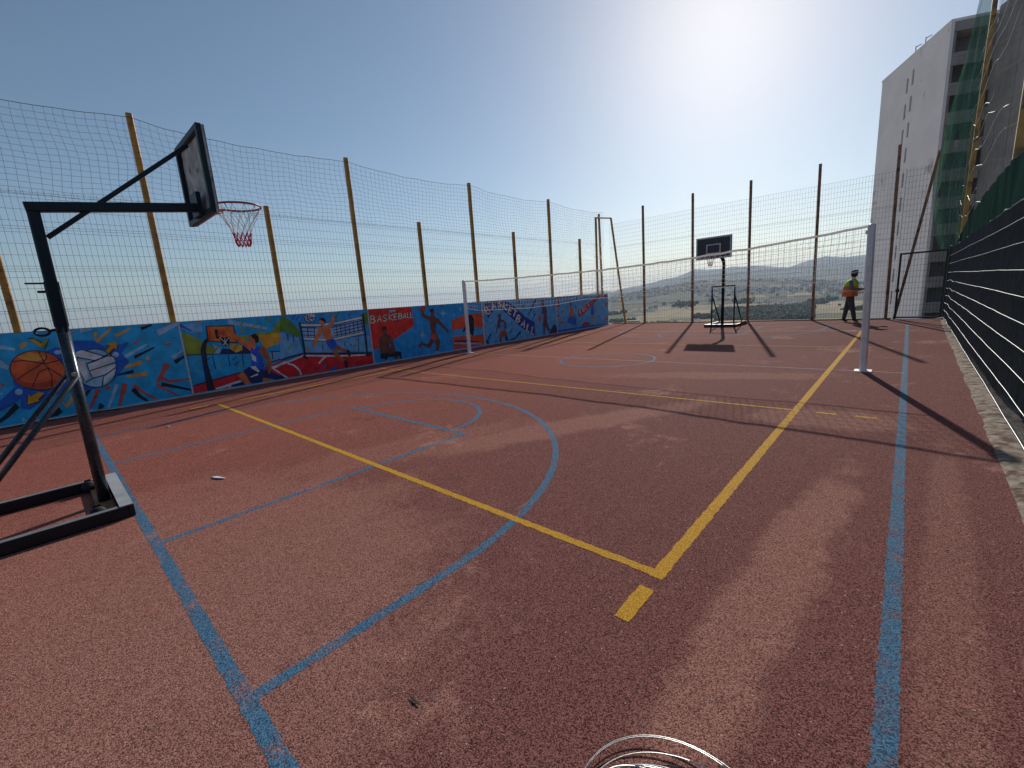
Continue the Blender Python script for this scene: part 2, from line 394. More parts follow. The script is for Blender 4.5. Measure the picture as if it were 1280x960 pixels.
# volleyball court in yellow
VX0, VX1, VY0, VY1 = -10.0, -0.95, 2.17, 16.97
strip([(VX1, VY0 - .04), (VX1, VY1)], 0.08, M_YEL); strip([(VX0, VY0), (VX0, VY1)], 0.07, M_YEL)
strip([(VX0, VY0), (VX1 + .04, VY0)], 0.065, M_YEL); strip([(VX0, VY1), (VX1, VY1)], 0.07, M_GLINT)
for ya in (6.34, 12.87):
    strip([(VX0, ya), (VX1, ya)], 0.05, M_YEL)
    for k in range(2): strip([(VX1 + .22 + .38 * k, ya), (VX1 + .42 + .38 * k, ya)], 0.07, M_YEL); strip([(VX0 - .22 - .38 * k, ya), (VX0 - .42 - .38 * k, ya)], 0.07, M_YEL)
strip([(VX1, 2.02), (VX1, 1.72)], 0.085, M_YEL); strip([(VX0, 2.02), (VX0, 1.72)], 0.08, M_YEL)

# rough concrete kerb under the right fence
def fence_x(y): return 0.81 + 0.0075 * max(0, y)
kb = MB(); rows = []
for i in range(420):
    y = -8.5 + i * (29.9 / 419)
    xi = 0.585 + 0.013 * max(0, y) + 0.03 * noise.noise(Vector((y * 1.7, 0, 0))) + 0.014 * noise.noise(Vector((y * 6, 3, 0))) + 0.008 * noise.noise(Vector((y * 21, 5, 0)))
    xo = fence_x(y) + 0.25; row = []
    for k in range(9):
        u = k / 8; x = xi + (xo - xi) * u
        z = 0.008 + 0.020 * smooth01(u * 3) + 0.004 * noise.fractal(Vector((x * 9, y * 4, 1)), 1, 2, 3) * (1 if k else 0.2)
        row.append((x, y, max(0.008, z) if k else -0.02))
    rows += row
kb.v = rows
for i in range(419):
    for k in range(8): a = i * 9 + k; kb.f.append((a, a + 1, a + 10, a + 9)); kb.mi.append(0)
M_KERB = simple('rough_concrete', (0.27, 0.22, 0.175), 0.95, var=0.4, scale=14, spec=0.1, bstr=1.0, dirt=((0.12, 0.07, 0.055), 6, 0.50))
o = kb.build('kerb', M_KERB, smooth=True); tag(o, kind='structure')
# loose crumbs of concrete lying along the kerb
M_CRUMB = simple('concrete_crumb', (0.5, 0.44, 0.38), 0.9, bstr=0.5)
cr = MB(); rnd = random.Random(11)
for i in range(260):
    y = rnd.uniform(2, 20); x = 0.57 + 0.013 * y - abs(rnd.gauss(0, 0.10)); s_ = rnd.uniform(0.003, 0.009)
    if rnd.random() < 0.25: x = rnd.uniform(-5, 0.5); s_ *= 0.6
    cr.add([(x + s_ * rnd.uniform(.6, 1.2), y, .006), (x, y + s_, .006), (x - s_, y - s_ * .3, .006), (x + s_ * .1, y + s_ * .1, .006 + s_ * .45)], [(0, 1, 3), (1, 2, 3), (2, 0, 3), (0, 2, 1)])
o = cr.build('concrete_crumbs', M_CRUMB); tag(o, 'pale crumbs of concrete scattered on the red court', 'crumbs', kind='stuff')

# ================================================================== MURAL WALL
# mural outlines: (name, group, colour, [y, z, y, z, ...] in millimetres on the wall)
MURAL = [
 [
  ('brush_stroke',0,'pale',[-564,1411,-296,1335,-284,1375,-538,1497]),
  ('brush_stroke',1,'pale',[-556,1090,-446,1011,-417,1060,-493,1199]),
  ('brush_stroke',2,'ochre',[-211,1347,-120,1439,-129,1475,-230,1426]),
  ('brush_stroke',3,'pale',[605,1640,596,1569,759,1602,764,1640]),
  ('brush_stroke',4,'brick',[442,1519,543,1613,537,1628,431,1552]),
  ('brush_stroke',5,'ochre',[1090,1423,1338,1568,1332,1596,1078,1484]),
  ('brush_stroke',6,'black',[1507,1525,1695,1612,1692,1640,1675,1640,1500,1595]),
  ('brush_stroke',7,'ltgrey',[1770,1379,1934,1472,2125,1579,2125,1640,2097,1640,1914,1571,1744,1515]),
  ('brush_stroke',8,'brick',[1335,1235,1470,1349,1464,1365,1321,1272]),
  ('brush_stroke',9,'brick',[1846,1145,1964,1202,1960,1227,1838,1201]),
  ('brush_stroke',10,'pale',[1061,925,1542,1215,1534,1248,1044,997]),
  ('brush_stroke',11,'black',[1298,957,1657,1139,1651,1168,1286,1021]),
  ('brush_stroke',12,'ochre',[1390,916,1080,821,1082,781,1394,823]),
  ('brush_stroke',13,'black',[1229,742,953,683,953,650,1229,667]),
  ('brush_stroke',14,'ochre',[1437,669,1106,630,1104,588,1432,574]),
  ('brush_stroke',15,'ltgrey',[1932,853,2122,1003,2109,1036,1905,927]),
  ('brush_stroke',16,'black',[1953,742,2125,859,2125,913,1927,832]),
  ('brush_stroke',17,'brick',[1764,813,1553,419,1590,384,1848,736]),
  ('brush_stroke',18,'brick',[1634,452,1796,347,2125,365,2125,402,1807,404,1668,520]),
  ('brush_stroke',19,'brick',[1534,330,1847,45,1894,45,1567,382]),
  ('brush_stroke',20,'black',[1615,318,1875,212,2125,106,2125,153,1895,271,1642,398]),
  ('brush_stroke',21,'black',[1118,315,1208,149,1305,45,1369,45,1255,201,1188,376]),
  ('brush_stroke',22,'brick',[1157,401,1299,201,1476,45,1530,45,1328,244,1202,453]),
  ('brush_stroke',23,'brick',[1018,506,860,45,911,45,1100,457]),
  ('brush_stroke',24,'ltgrey',[905,509,708,45,744,45,959,470]),
  ('brush_stroke',25,'black',[609,163,561,45,630,45,672,96]),
  ('brush_stroke',26,'brick',[612,464,443,91,469,67,671,411]),
  ('brush_stroke',27,'black',[510,501,406,329,422,305,547,450]),
  ('brush_stroke',28,'ochre',[258,405,134,212,132,299,106,285,145,154,298,347]),
  ('brush_stroke',29,'black',[43,209,-100,45,0,45,84,104]),
  ('brush_stroke',30,'black',[-472,407,-612,235,-730,130,-718,85,-588,167,-433,318]),
  ('brush_stroke',31,'pale',[-471,45,-389,45,-426,124]),
  ('brush_stroke',32,'brick',[-587,723,-533,733,-530,757,-579,776]),
  ('brush_stroke',33,'pale',[-685,556,-574,600,-575,621,-686,602]),
  ('brush_stroke',34,'ochre',[771,1557,779,1335,1052,1593,1037,1624,779,1398,836,1557]),
  ('painted_shadow_splash',35,'dkblue',[-420,815,-417,690,-634,486,-759,377,-669,301,-533,367,-385,474,-419,298,-318,246,-32,441,274,466,568,452,932,614,1196,915,1112,1098,1267,1311,1122,1281,889,1249,742,1401,494,1429,366,1400,348,1302,214,1333,65,1267,-163,1062]),
  ('paint_dot',36,'pale',[-344,586,-348,573,-354,562,-362,552,-372,545,-383,541,-394,541,-405,543,-415,548,-424,556,-431,567,-435,578,-436,591,-435,604,-431,617,-425,628,-417,638,-407,644,-396,649,-385,650,-374,647,-364,642,-355,634,-349,624,-344,612,-343,599]),
  ('paint_dot',37,'pale',[1066,1076,1062,1064,1056,1052,1047,1042,1037,1035,1025,1030,1013,1029,1001,1030,990,1035,981,1043,974,1052,969,1064,967,1077,968,1090,972,1102,978,1114,987,1124,997,1131,1009,1136,1021,1137,1033,1136,1044,1131,1053,1124,1060,1114,1065,1102,1067,1089]),
  ('paint_dot',38,'pale',[272,1231,269,1222,264,1214,256,1207,246,1202,235,1199,224,1198,213,1199,203,1203,193,1209,186,1216,181,1225,179,1234,180,1243,183,1253,188,1261,196,1268,205,1273,216,1276,227,1277,239,1275,249,1272,258,1266,266,1259,270,1250,273,1241]),
  ('paint_dot',39,'brick',[821,433,818,422,813,411,807,403,799,396,791,393,782,391,774,393,766,397,759,404,755,413,752,424,751,435,752,447,755,458,760,468,766,477,774,483,782,487,791,488,799,487,807,482,813,475,818,467,821,456,822,445]),
  ('paint_dot',40,'ochre',[1535,935,1532,925,1528,917,1522,909,1515,903,1508,900,1500,899,1492,900,1485,903,1480,909,1475,916,1472,925,1471,934,1472,944,1475,954,1479,962,1485,970,1491,976,1499,979,1507,980,1514,979,1521,976,1527,970,1532,963,1535,954,1536,945]),
  ('painted_basketball',41,'black',[255,804,220,720,166,649,97,596,18,564,-67,554,-151,567,-230,601,-300,654,-357,722,-398,802,-421,888,-425,977,-410,1063,-378,1143,-328,1211,-265,1264,-191,1299,-110,1314,-27,1307,54,1278,128,1230,190,1163,237,1081,264,991,271,896]),
  ('painted_basketball',41,'ball',[242,816,208,736,156,669,90,619,15,588,-65,579,-146,592,-222,624,-289,674,-344,739,-383,815,-406,897,-410,982,-396,1063,-365,1139,-318,1203,-257,1253,-187,1286,-109,1300,-29,1293,48,1266,119,1219,179,1156,223,1078,250,992,256,903]),
  ('painted_basketball',41,'balldark',[130,673,81,639,28,614,-28,598,-86,592,-142,596,-197,610,-248,634,-294,665,-334,704,-366,750,-391,800,-407,854,-415,910,-413,967,-408,981,-400,933,-384,886,-359,842,-328,803,-290,769,-246,741,-197,720,-145,708,-92,704,-38,708,15,721,65,742]),
  ('painted_basketball',41,'ochre',[-289,1218,-139,1286,12,1238,42,1143,-61,1102,-203,1146]),
  ('painted_basketball',41,'black',[-358,1137,-223,1139,22,1038,269,1087,269,1106,26,1057,-218,1157,-356,1156]),
  ('painted_basketball',41,'black',[-24,1283,17,1043,63,824,21,604,35,602,77,827,30,1051,-10,1290]),
  ('painted_basketball',41,'black',[69,1274,59,1145,-37,1050,-293,883,-367,827,-363,810,-289,866,-32,1034,70,1136,83,1275]),
  ('painted_basketball',41,'black',[66,979,-83,915,-218,655,-208,645,-75,901,68,960]),
  ('painted_basketball',41,'black',[43,959,170,800,205,722,217,735,181,815,52,975]),
  ('painted_volleyball',50,'black',[976,766,943,676,894,597,832,535,762,492,688,471,614,473,544,498,483,543,434,605,400,682,381,768,379,858,394,949,425,1034,471,1110,528,1172,595,1217,667,1241,740,1244,811,1224,875,1183,928,1122,966,1045,988,956,991,861]),
  ('painted_volleyball',50,'ltblue',[963,770,931,684,884,609,826,550,759,509,688,489,617,491,550,514,492,557,445,617,411,690,393,772,392,859,406,945,436,1027,479,1099,534,1158,598,1201,667,1224,737,1226,805,1207,866,1168,917,1110,954,1036,974,951,978,861]),
  ('painted_volleyball',50,'white',[475,1213,585,1243,838,1089,712,1002,436,1116]),
  ('painted_volleyball',50,'white',[573,948,969,1071,989,930,582,767]),
  ('painted_volleyball',50,'white',[606,778,984,900,962,780,608,672]),
  ('painted_volleyball',50,'white',[461,1024,545,1027,546,683,476,651,413,826]),
  ('painted_volleyball',50,'white',[757,646,926,770,921,679,735,527]),
  ('painted_volleyball',50,'black',[433,1106,711,992,911,1101,907,1120,713,1012,439,1126]),
  ('painted_volleyball',50,'black',[566,954,903,1070,994,1027,1001,1047,903,1091,564,974]),
  ('painted_volleyball',50,'black',[566,946,575,764,602,678,486,613,490,594,614,666,590,770,580,950]),
  ('painted_volleyball',50,'black',[593,810,990,920,988,941,592,830]),
  ('painted_volleyball',50,'black',[608,662,791,691,973,816,967,834,788,711,608,682]),
  ('painted_volleyball',50,'black',[755,678,698,489,713,483,769,672]),
  ('painted_volleyball',50,'black',[550,1237,833,1074,841,1093,558,1256]),
  ('painted_volleyball',50,'black',[431,1071,427,879,468,650,417,594,426,579,483,652,441,884,446,1073]),
  ('painted_volleyball',50,'black',[566,954,713,992,712,1012,565,974]),
  ('painted_arrow',66,'black',[-103,1531,68,1320,50,1280,109,1385,169,1502,99,1487,63,1449,-36,1543]),
  ('painted_arrow',66,'olive',[-95,1517,59,1338,42,1298,101,1403,155,1489,85,1475,49,1437,-28,1529]),
  ('painted_arrow',66,'ochre',[-49,1517,54,1409,25,1356,-78,1507]),
  ('painted_arrow',69,'black',[897,1290,1068,1324,1055,1164,1023,1205,930,1104,890,1155,979,1250]),
  ('painted_arrow',69,'yellow',[911,1307,1082,1341,1047,1183,1015,1224,922,1123,882,1174,971,1269]),
  ('painted_arrow',71,'black',[-343,329,-293,522,-257,466,-152,521,-70,496,-176,397,-169,361]),
  ('painted_arrow',71,'yellow',[-331,343,-281,536,-263,484,-158,539,-77,514,-182,416,-175,380]),
 ],
 [
  ('painted_sky',0,'ltgrey2',[2188,1575,2578,1627,2549,1397,2364,1390,2204,1502]),
  ('brush_stroke',1,'dkblue',[2165,1596,2165,1549,2353,1415,2368,1439,2177,1615]),
  ('brush_stroke',2,'pale2',[3081,1537,3570,1405,3903,1322,3918,1368,3595,1478,3114,1634]),
  ('brush_stroke',3,'dkblue',[2841,1640,2841,1606,2975,1637,2975,1640]),
  ('painted_hills',4,'olive',[2176,1397,2283,1386,2375,1280,2502,1180,2623,1091,2748,950,2666,847,2171,915]),
  ('painted_hills',4,'ltblue',[2689,1108,2825,1016,2838,836,2687,844,2748,950]),
  ('painted_hills',4,'gold',[3653,1209,4043,1224,4340,1444,4265,978,3886,885,3774,817,3711,1042]),
  ('painted_hills',4,'olive',[3178,1258,3401,1209,3698,1258,3997,1255,4159,1459,4376,1640,4397,1640,4331,1223,4041,1210,3639,1197,3507,1131,3384,1105,3206,1151]),
  ('painted_hills',4,'navy',[2810,865,2842,925,2885,983,3012,942,3317,982,3447,913,3449,779]),
  ('painted_hills',4,'yellow2',[3044,1067,3296,997,3281,881,3143,841,3034,939]),
  ('painted_barrier',10,'skyb',[2176,907,3450,784,3402,491,3268,404,2182,221,2171,878]),
  ('painted_barrier',10,'ltblue2',[3741,767,4230,758,4191,509,3875,500,3740,603]),
  ('painted_barrier',10,'black',[2170,904,2796,843,3448,772,3452,796,2799,865,2173,926]),
  ('painted_barrier',10,'black',[2646,847,2654,515,2673,517,2665,849]),
  ('painted_barrier',10,'black',[2958,818,2951,546,2971,547,2978,819]),
  ('painted_barrier',10,'black',[3251,791,3243,527,3264,527,3272,791]),
  ('painted_barrier',10,'black',[3865,752,4225,724,4228,748,3868,776]),
  ('painted_barrier',10,'black',[3918,755,3912,562,3935,563,3941,756]),
  ('brush_stroke',18,'olive',[2298,730,2400,811,2395,822,2287,755]),
  ('brush_stroke',19,'navy',[2525,721,2630,803,2625,815,2513,747]),
  ('brush_stroke',20,'olive',[2726,512,2834,594,2829,606,2714,538]),
  ('brush_stroke',21,'navy',[3066,536,3179,620,3173,632,3053,562]),
  ('brush_stroke',22,'olive',[3120,448,3234,532,3228,544,3107,475]),
  ('brush_stroke',23,'navy',[3040,658,3153,743,3147,754,3028,684]),
  ('brush_stroke',24,'olive',[2296,482,2399,561,2394,573,2285,507]),
  ('brush_stroke',25,'olive',[3310,1400,3447,1577,3433,1590,3281,1429]),
  ('brush_stroke',26,'olive',[3573,1349,3714,1530,3700,1543,3543,1380]),
  ('brush_stroke',27,'olive',[3335,1267,3472,1445,3458,1458,3305,1298]),
  ('brush_stroke',28,'olive',[3935,1464,4075,1640,4045,1640,3904,1495]),
  ('brush_stroke',29,'olive',[3675,1233,3818,1414,3803,1428,3644,1264]),
  ('brush_stroke',30,'olive',[2379,1218,2502,1383,2491,1396,2355,1246]),
  ('brush_stroke',31,'olive',[2723,902,2852,1070,2840,1084,2697,932]),
  ('brush_stroke',32,'olive',[3123,901,3258,1074,3245,1088,3095,931]),
  ('painted_court',33,'red',[2165,45,2165,122,2180,209,3214,360,3451,347,4191,509,4116,45]),
  ('painted_court',33,'white',[2595,45,2589,78,3113,177,3147,130,2888,73,2904,45]),
  ('painted_court',33,'red',[2740,45,2842,68,2856,45]),
  ('painted_court',33,'navy',[2937,45,2915,94,3175,125,3201,45]),
  ('painted_court',33,'white',[3828,368,4074,442,4212,478,4201,408,3912,327,4155,116,4146,61]),
  ('painted_court',33,'navy',[3647,45,3627,373,3815,287,4091,45]),
  ('painted_court',33,'black',[2182,202,2816,297,3214,347,3213,373,2815,322,2180,226]),
  ('painted_court',33,'black',[3851,485,4201,551,4197,578,3847,512]),
  ('painted_hoop',41,'black',[2638,1524,3194,1488,3215,1067,2614,1167]),
  ('painted_hoop',41,'orange',[2661,1502,3171,1464,3186,1089,2638,1184]),
  ('painted_hoop',41,'red2',[2661,1502,2723,1496,2697,1178,2638,1184]),
  ('painted_hoop',41,'black',[2786,1424,2860,1417,2858,1215,2797,1209]),
  ('painted_hoop',41,'ball',[3051,1309,3043,1282,3030,1257,3012,1236,2990,1219,2965,1209,2940,1205,2915,1207,2891,1217,2872,1232,2856,1252,2846,1276,2841,1303,2843,1330,2851,1357,2864,1382,2882,1403,2903,1420,2928,1430,2953,1435,2978,1432,3001,1424,3022,1409,3037,1389,3048,1364,3053,1337]),
  ('painted_hoop',41,'black',[2851,1324,3042,1318,3043,1328,2852,1334]),
  ('painted_hoop',41,'black',[2961,1432,2929,1207,2938,1207,2970,1432]),
  ('painted_hoop',41,'black',[2886,1398,2958,1302,3013,1233,3020,1240,2965,1309,2893,1405]),
  ('painted_hoop',41,'black',[2861,1228,3071,1231,3024,1017,2891,1021]),
  ('painted_hoop',41,'white',[2866,1221,2999,1028,3010,1038,2877,1231]),
  ('painted_hoop',41,'white',[3054,1224,2891,1051,2900,1040,3063,1214]),
  ('painted_hoop',41,'white',[2962,1217,2932,1041,2945,1040,2975,1215]),
  ('painted_pole',53,'black',[2650,1250,2635,1165,2585,1121,2550,975,2531,677,2569,45,2416,45,2436,616,2448,989,2503,1130,2571,1222]),
  ('painted_pole',53,'navy',[2553,1149,2509,981,2491,633,2484,279,2453,284,2457,738,2478,985]),
  ('painted_player',55,'skin',[3003,1319,3180,1150,3330,979,3462,819,3566,936,3413,1077,3245,1229,3072,1405]),
  ('painted_player',55,'skin',[3484,1134,3546,1220,3627,1198,3627,1051,3555,980,3589,895,3486,854,3484,988,3432,1034]),
  ('painted_player',55,'hair',[3522,1223,3624,1252,3687,1165,3663,1047,3595,1002,3588,1109,3535,1155]),
  ('painted_player',55,'royal',[3477,949,3533,848,3612,959,3710,880,3636,808,3682,557,3704,305,3425,487,3433,754]),
  ('painted_player',55,'white',[3451,792,3543,685,3533,552,3447,618]),
  ('painted_player',55,'skindark',[3611,815,3717,677,3766,479,3752,228,3806,219,3877,482,3846,736,3757,924]),
  ('painted_player',55,'navy',[3218,386,3402,491,3716,303,3636,45,3337,45,3284,213]),
  ('painted_player',55,'white',[3374,468,3494,463,3570,328,3539,292,3412,408]),
  ('painted_player',55,'white',[3333,218,3511,269,3525,231,3353,196]),
  ('painted_player',55,'skin',[3078,292,3157,135,3209,45,3326,45,3278,208,3200,373]),
  ('painted_player',55,'skin',[3593,48,3606,45,3896,45,3622,153]),
  ('painted_sky',66,'skyb2',[4266,1640,6680,1640,6680,388,4715,611,4675,1044,4197,1213]),
  ('painted_sky',66,'ltblue2',[4197,1213,4629,1049,4681,628,4086,518]),
  ('painted_sky',66,'ltblue2',[4750,914,6680,881,6680,421,6680,416,4729,627]),
  ('painted_tree',69,'green',[4260,1603,4372,1607,4490,1492,4543,1393,4643,1289,4694,1091,4580,1042,4438,1165,4333,1223,4201,1236]),
  ('painted_tree',69,'green',[6557,1543,6680,1568,6680,1212,6540,1223]),
  ('brush_stroke',71,'dkblue',[4559,1504,4672,1636,4669,1640,4639,1640,4522,1543]),
  ('brush_stroke',72,'dkblue',[4631,1467,4748,1609,4734,1623,4599,1498]),
  ('brush_stroke',73,'dkblue',[6099,1492,6185,1587,6169,1603,6062,1528]),
  ('brush_stroke',74,'green',[5715,1455,5861,1620,5843,1637,5674,1492]),
  ('brush_stroke',75,'olive',[4324,743,4437,882,4420,900,4286,782]),
  ('brush_stroke',76,'olive',[6140,579,6248,735,6226,751,6091,615]),
  ('brush_stroke',77,'olive',[4827,666,4878,823,4861,829,4791,680]),
  ('brush_stroke',78,'navy',[6081,666,6025,720,6013,711,6054,647]),
  ('brush_stroke',79,'navy',[5228,632,5242,858,5231,858,5202,634]),
  ('brush_stroke',80,'navy',[6270,470,6302,844,6289,845,6241,473]),
  ('brush_stroke',81,'navy',[5871,655,5873,812,5861,812,5844,656]),
  ('brush_stroke',82,'pale2',[4191,1012,4268,868,4287,878,4232,1034]),
  ('brush_stroke',83,'dkblue',[4343,1173,4340,984,4364,983,4397,1171]),
  ('brush_stroke',84,'dkblue',[4475,1110,4484,943,4505,944,4521,1112]),
  ('painted_court',85,'red',[4010,45,4071,425,4674,580,6680,346,6680,45]),
  ('painted_court',85,'white',[4071,381,4379,455,4712,542,4702,584,4370,497,4063,422]),
  ('painted_court',85,'white',[4702,529,5639,385,6543,299,6547,348,5645,431,4709,573]),
  ('painted_court',85,'white',[5266,478,5151,403,5033,305,5062,271,5178,367,5291,439]),
  ('painted_court',85,'white',[4240,390,4386,321,4498,173,4515,84,4500,45,4544,45,4557,79,4535,195,4412,355,4258,429]),
  ('painted_court',85,'white',[4019,164,4149,45,4212,45,4045,196]),
  ('painted_court',85,'navy',[4010,45,4030,168,4132,45]),
  ('painted_court',85,'dkblue',[5114,137,5206,238,5259,243,5176,127]),
  ('painted_court',85,'dkblue',[5297,45,5383,107,5564,157,5495,45]),
  ('painted_court',85,'black',[4089,500,4369,555,4689,595,5544,471,6668,334,6674,378,5550,512,4693,634,4365,593,4083,537]),
  ('painted_net',95,'pale2',[4726,1293,5551,1219,6523,1412,6477,987,5607,893,4714,991]),
  ('painted_net',95,'navy',[4724,1282,5142,1232,5146,1254,4728,1304]),
  ('painted_net',95,'navy',[4716,1187,5078,1139,5082,1161,4720,1208]),
  ('painted_net',95,'navy',[4706,1091,5063,1041,5067,1063,4710,1112]),
  ('painted_net',95,'navy',[4882,1290,4863,1011,4885,1010,4904,1290]),
  ('painted_net',95,'navy',[5053,1287,5039,992,5062,992,5075,1287]),
  ('painted_net',95,'navy',[5552,1207,6516,1342,6514,1366,5549,1230]),
  ('painted_net',95,'navy',[5566,1130,6518,1254,6516,1277,5564,1152]),
  ('painted_net',95,'navy',[5581,1051,6505,1161,6502,1185,5579,1074]),
  ('painted_net',95,'navy',[5595,973,6500,1067,6498,1091,5594,996]),
  ('painted_net',95,'navy',[5674,1232,5660,925,5682,925,5696,1232]),
  ('painted_net',95,'navy',[5801,1252,5787,937,5808,937,5823,1252]),
  ('painted_net',95,'navy',[5929,1272,5915,950,5937,950,5951,1272]),
  ('painted_net',95,'navy',[6060,1292,6045,963,6067,962,6082,1292]),
  ('painted_net',95,'navy',[6192,1313,6177,976,6199,975,6215,1313]),
  ('painted_net',95,'navy',[6326,1333,6311,989,6334,989,6349,1334]),
  ('painted_net',95,'navy',[6462,1355,6447,1002,6470,1002,6486,1355]),
  ('painted_net',95,'black',[4707,1321,5202,1278,5728,1290,6122,1344,6500,1386,6493,1470,6114,1426,5726,1371,5209,1356,4719,1397]),
  ('painted_net',95,'white',[4708,1333,5203,1290,5727,1303,6121,1357,6499,1399,6494,1457,6116,1413,5726,1359,5208,1344,4717,1385]),
  ('painted_net',95,'black',[4709,972,5289,867,5610,857,6481,944,6472,1029,5607,939,5302,947,4726,1048]),
  ('painted_net',95,'white',[4711,984,5291,880,5609,870,6479,957,6474,1016,5607,926,5300,934,4723,1037]),
  ('painted_net',95,'black',[4685,1436,4698,1037,4700,671,4687,477,4735,475,4748,672,4746,1041,4732,1442]),
  ('painted_net',95,'black',[6509,1531,6501,928,6483,288,6536,286,6554,928,6561,1533]),
  ('painted_net',95,'black',[4640,524,4759,433,4791,476,4672,567]),
  ('painted_net',95,'black',[6437,300,6614,275,6621,324,6444,348]),
  ('painted_volleyball',120,'black',[5154,1533,5144,1502,5126,1474,5101,1449,5070,1431,5034,1419,4997,1414,4960,1417,4925,1428,4894,1445,4870,1468,4853,1495,4845,1525,4845,1556,4855,1586,4872,1614,4897,1639,4899,1640,5109,1640,5128,1623,5145,1596,5154,1565]),
  ('painted_volleyball',120,'white',[5139,1534,5131,1507,5115,1482,5092,1460,5063,1443,5031,1433,4997,1429,4964,1431,4932,1441,4904,1456,4882,1476,4867,1500,4859,1527,4860,1555,4868,1582,4884,1607,4906,1628,4926,1640,5082,1640,5093,1634,5115,1614,5131,1590,5139,1563]),
  ('painted_volleyball',120,'navy',[4873,1585,5008,1489,5142,1529,5137,1550,5014,1511,4887,1603]),
  ('painted_volleyball',120,'navy',[4926,1640,4928,1501,5016,1418,5032,1434,4949,1510,4948,1640]),
  ('painted_volleyball',120,'navy',[5009,1640,4965,1585,5069,1451,5087,1465,4986,1591,5034,1640]),
  ('painted_volleyball',120,'navy',[4864,1526,4972,1445,4986,1462,4878,1544]),
  ('painted_volleyball',120,'navy',[5070,1633,5034,1554,5120,1482,5135,1500,5055,1563,5090,1625]),
  ('painted_player',127,'skin2',[5608,1618,5586,1507,5560,1376,5414,1298,5320,1258,5360,1142,5485,1182,5635,1333,5664,1501,5666,1616]),
  ('painted_player',127,'skin2',[5212,1267,5105,1098,5015,923,4957,721,4994,707,5094,885,5205,1037,5326,1196]),
  ('painted_player',127,'skin',[5245,1246,5400,1257,5502,1160,5531,914,5342,871,5280,1055,5282,1155]),
  ('painted_player',127,'skin2',[5248,1432,5331,1476,5379,1372,5326,1276,5253,1295,5227,1372]),
  ('painted_player',127,'hair',[5233,1496,5361,1503,5414,1432,5372,1323,5347,1412,5276,1450]),
  ('painted_player',127,'royal',[5329,873,5546,925,5628,761,5679,651,5459,614,5372,728]),
  ('painted_player',127,'skindark',[5562,635,5751,522,5909,485,5930,545,5797,599,5644,738]),
  ('painted_player',127,'skindark',[5463,602,5519,427,5731,237,5783,282,5619,487,5590,635]),
  ('painted_player',127,'black',[5883,535,5912,358,5995,370,5965,548]),
  ('painted_player',127,'black',[5772,265,5766,45,5860,45,5865,262]),
 ],
 [
  ('painted_background',0,'redp',[6737,1640,7719,1640,8274,1628,8291,1024,7529,684,7485,626,6742,423]),
  ('painted_background',0,'blue2',[6720,45,6720,74,6742,423,7527,669,8290,1017,8274,1628,10630,1611,11380,1640,11380,45]),
  ('painted_stripe',2,'redo',[9883,1077,10488,1226,11380,1256,11380,716,10929,763,9865,745]),
  ('painted_stripe',3,'redo',[9882,45,9859,506,11380,431,11380,45]),
  ('painted_stripe',4,'navy',[9935,366,10577,312,11196,167,10566,222,9930,320]),
  ('painted_stripe',4,'pale2',[9927,296,10863,187,11242,105,11238,68,9920,243]),
  ('painted_stripe',4,'blue3',[9866,752,11380,695,11380,431,9882,503]),
  ('painted_star',7,'ltblue',[9710,1332,9568,1312,9511,1154,9494,1317,9361,1355,9501,1375,9558,1533,9575,1370]),
  ('painted_star',8,'ltblue',[8724,686,8613,674,8567,545,8555,680,8452,714,8561,727,8607,856,8619,721]),
  ('painted_star',9,'ltblue',[10123,1234,10056,1225,10030,1152,10021,1228,9958,1246,10025,1254,10051,1327,10060,1252]),
  ('painted_star',10,'ltblue',[10430,1426,10361,1417,10334,1343,10325,1419,10260,1436,10328,1446,10355,1520,10364,1444]),
  ('brush_stroke',11,'skyb2',[8313,1214,8620,946,8662,974,8405,1275]),
  ('brush_stroke',12,'skyb2',[8583,160,9794,132,9793,170,8583,241]),
  ('painted_caption',13,'pale',[7438,1580,7682,1590,7651,1521,7471,1514]),
  ('painted_letter',14,'black',[6760,1460,6730,1249,6789,1244,6819,1456]),
  ('painted_letter',14,'black',[6784,1432,6868,1423,6885,1408,6858,1378,6777,1383,6773,1330,6878,1329,6945,1404,6895,1471,6795,1484]),
  ('painted_letter',14,'black',[6845,1336,6893,1297,6859,1267,6762,1273,6757,1220,6877,1217,6953,1299,6891,1372]),
  ('painted_letter',17,'cream',[6772,1459,6742,1248,6777,1245,6808,1456]),
  ('painted_letter',17,'cream',[6786,1442,6873,1432,6897,1407,6862,1369,6777,1373,6774,1340,6874,1339,6933,1405,6890,1462,6793,1474]),
  ('painted_letter',17,'cream',[6854,1343,6905,1297,6862,1258,6761,1263,6758,1231,6873,1227,6942,1299,6882,1365]),
  ('painted_letter',20,'black',[7016,1247,7083,1427,7099,1241,7160,1252,7091,1481,6961,1268]),
  ('painted_letter',20,'black',[7025,1299,7105,1293,7112,1347,7033,1353]),
  ('painted_letter',22,'cream',[7005,1251,7085,1438,7111,1243,7148,1250,7089,1471,6971,1264]),
  ('painted_letter',22,'cream',[7027,1309,7106,1303,7111,1336,7031,1342]),
  ('painted_letter',24,'black',[7349,1452,7277,1483,7190,1437,7202,1359,7277,1322,7286,1305,7250,1289,7207,1314,7176,1266,7249,1234,7341,1279,7324,1359,7250,1395,7244,1412,7277,1429,7316,1405]),
  ('painted_letter',25,'cream',[7342,1443,7277,1472,7201,1432,7212,1366,7286,1329,7297,1300,7250,1278,7201,1304,7182,1275,7249,1245,7330,1284,7315,1352,7241,1388,7233,1417,7277,1439,7323,1414]),
  ('painted_letter',26,'black',[7390,1464,7364,1279,7427,1274,7453,1459]),
  ('painted_letter',26,'black',[7536,1474,7383,1361,7515,1245,7558,1287,7446,1358,7574,1431]),
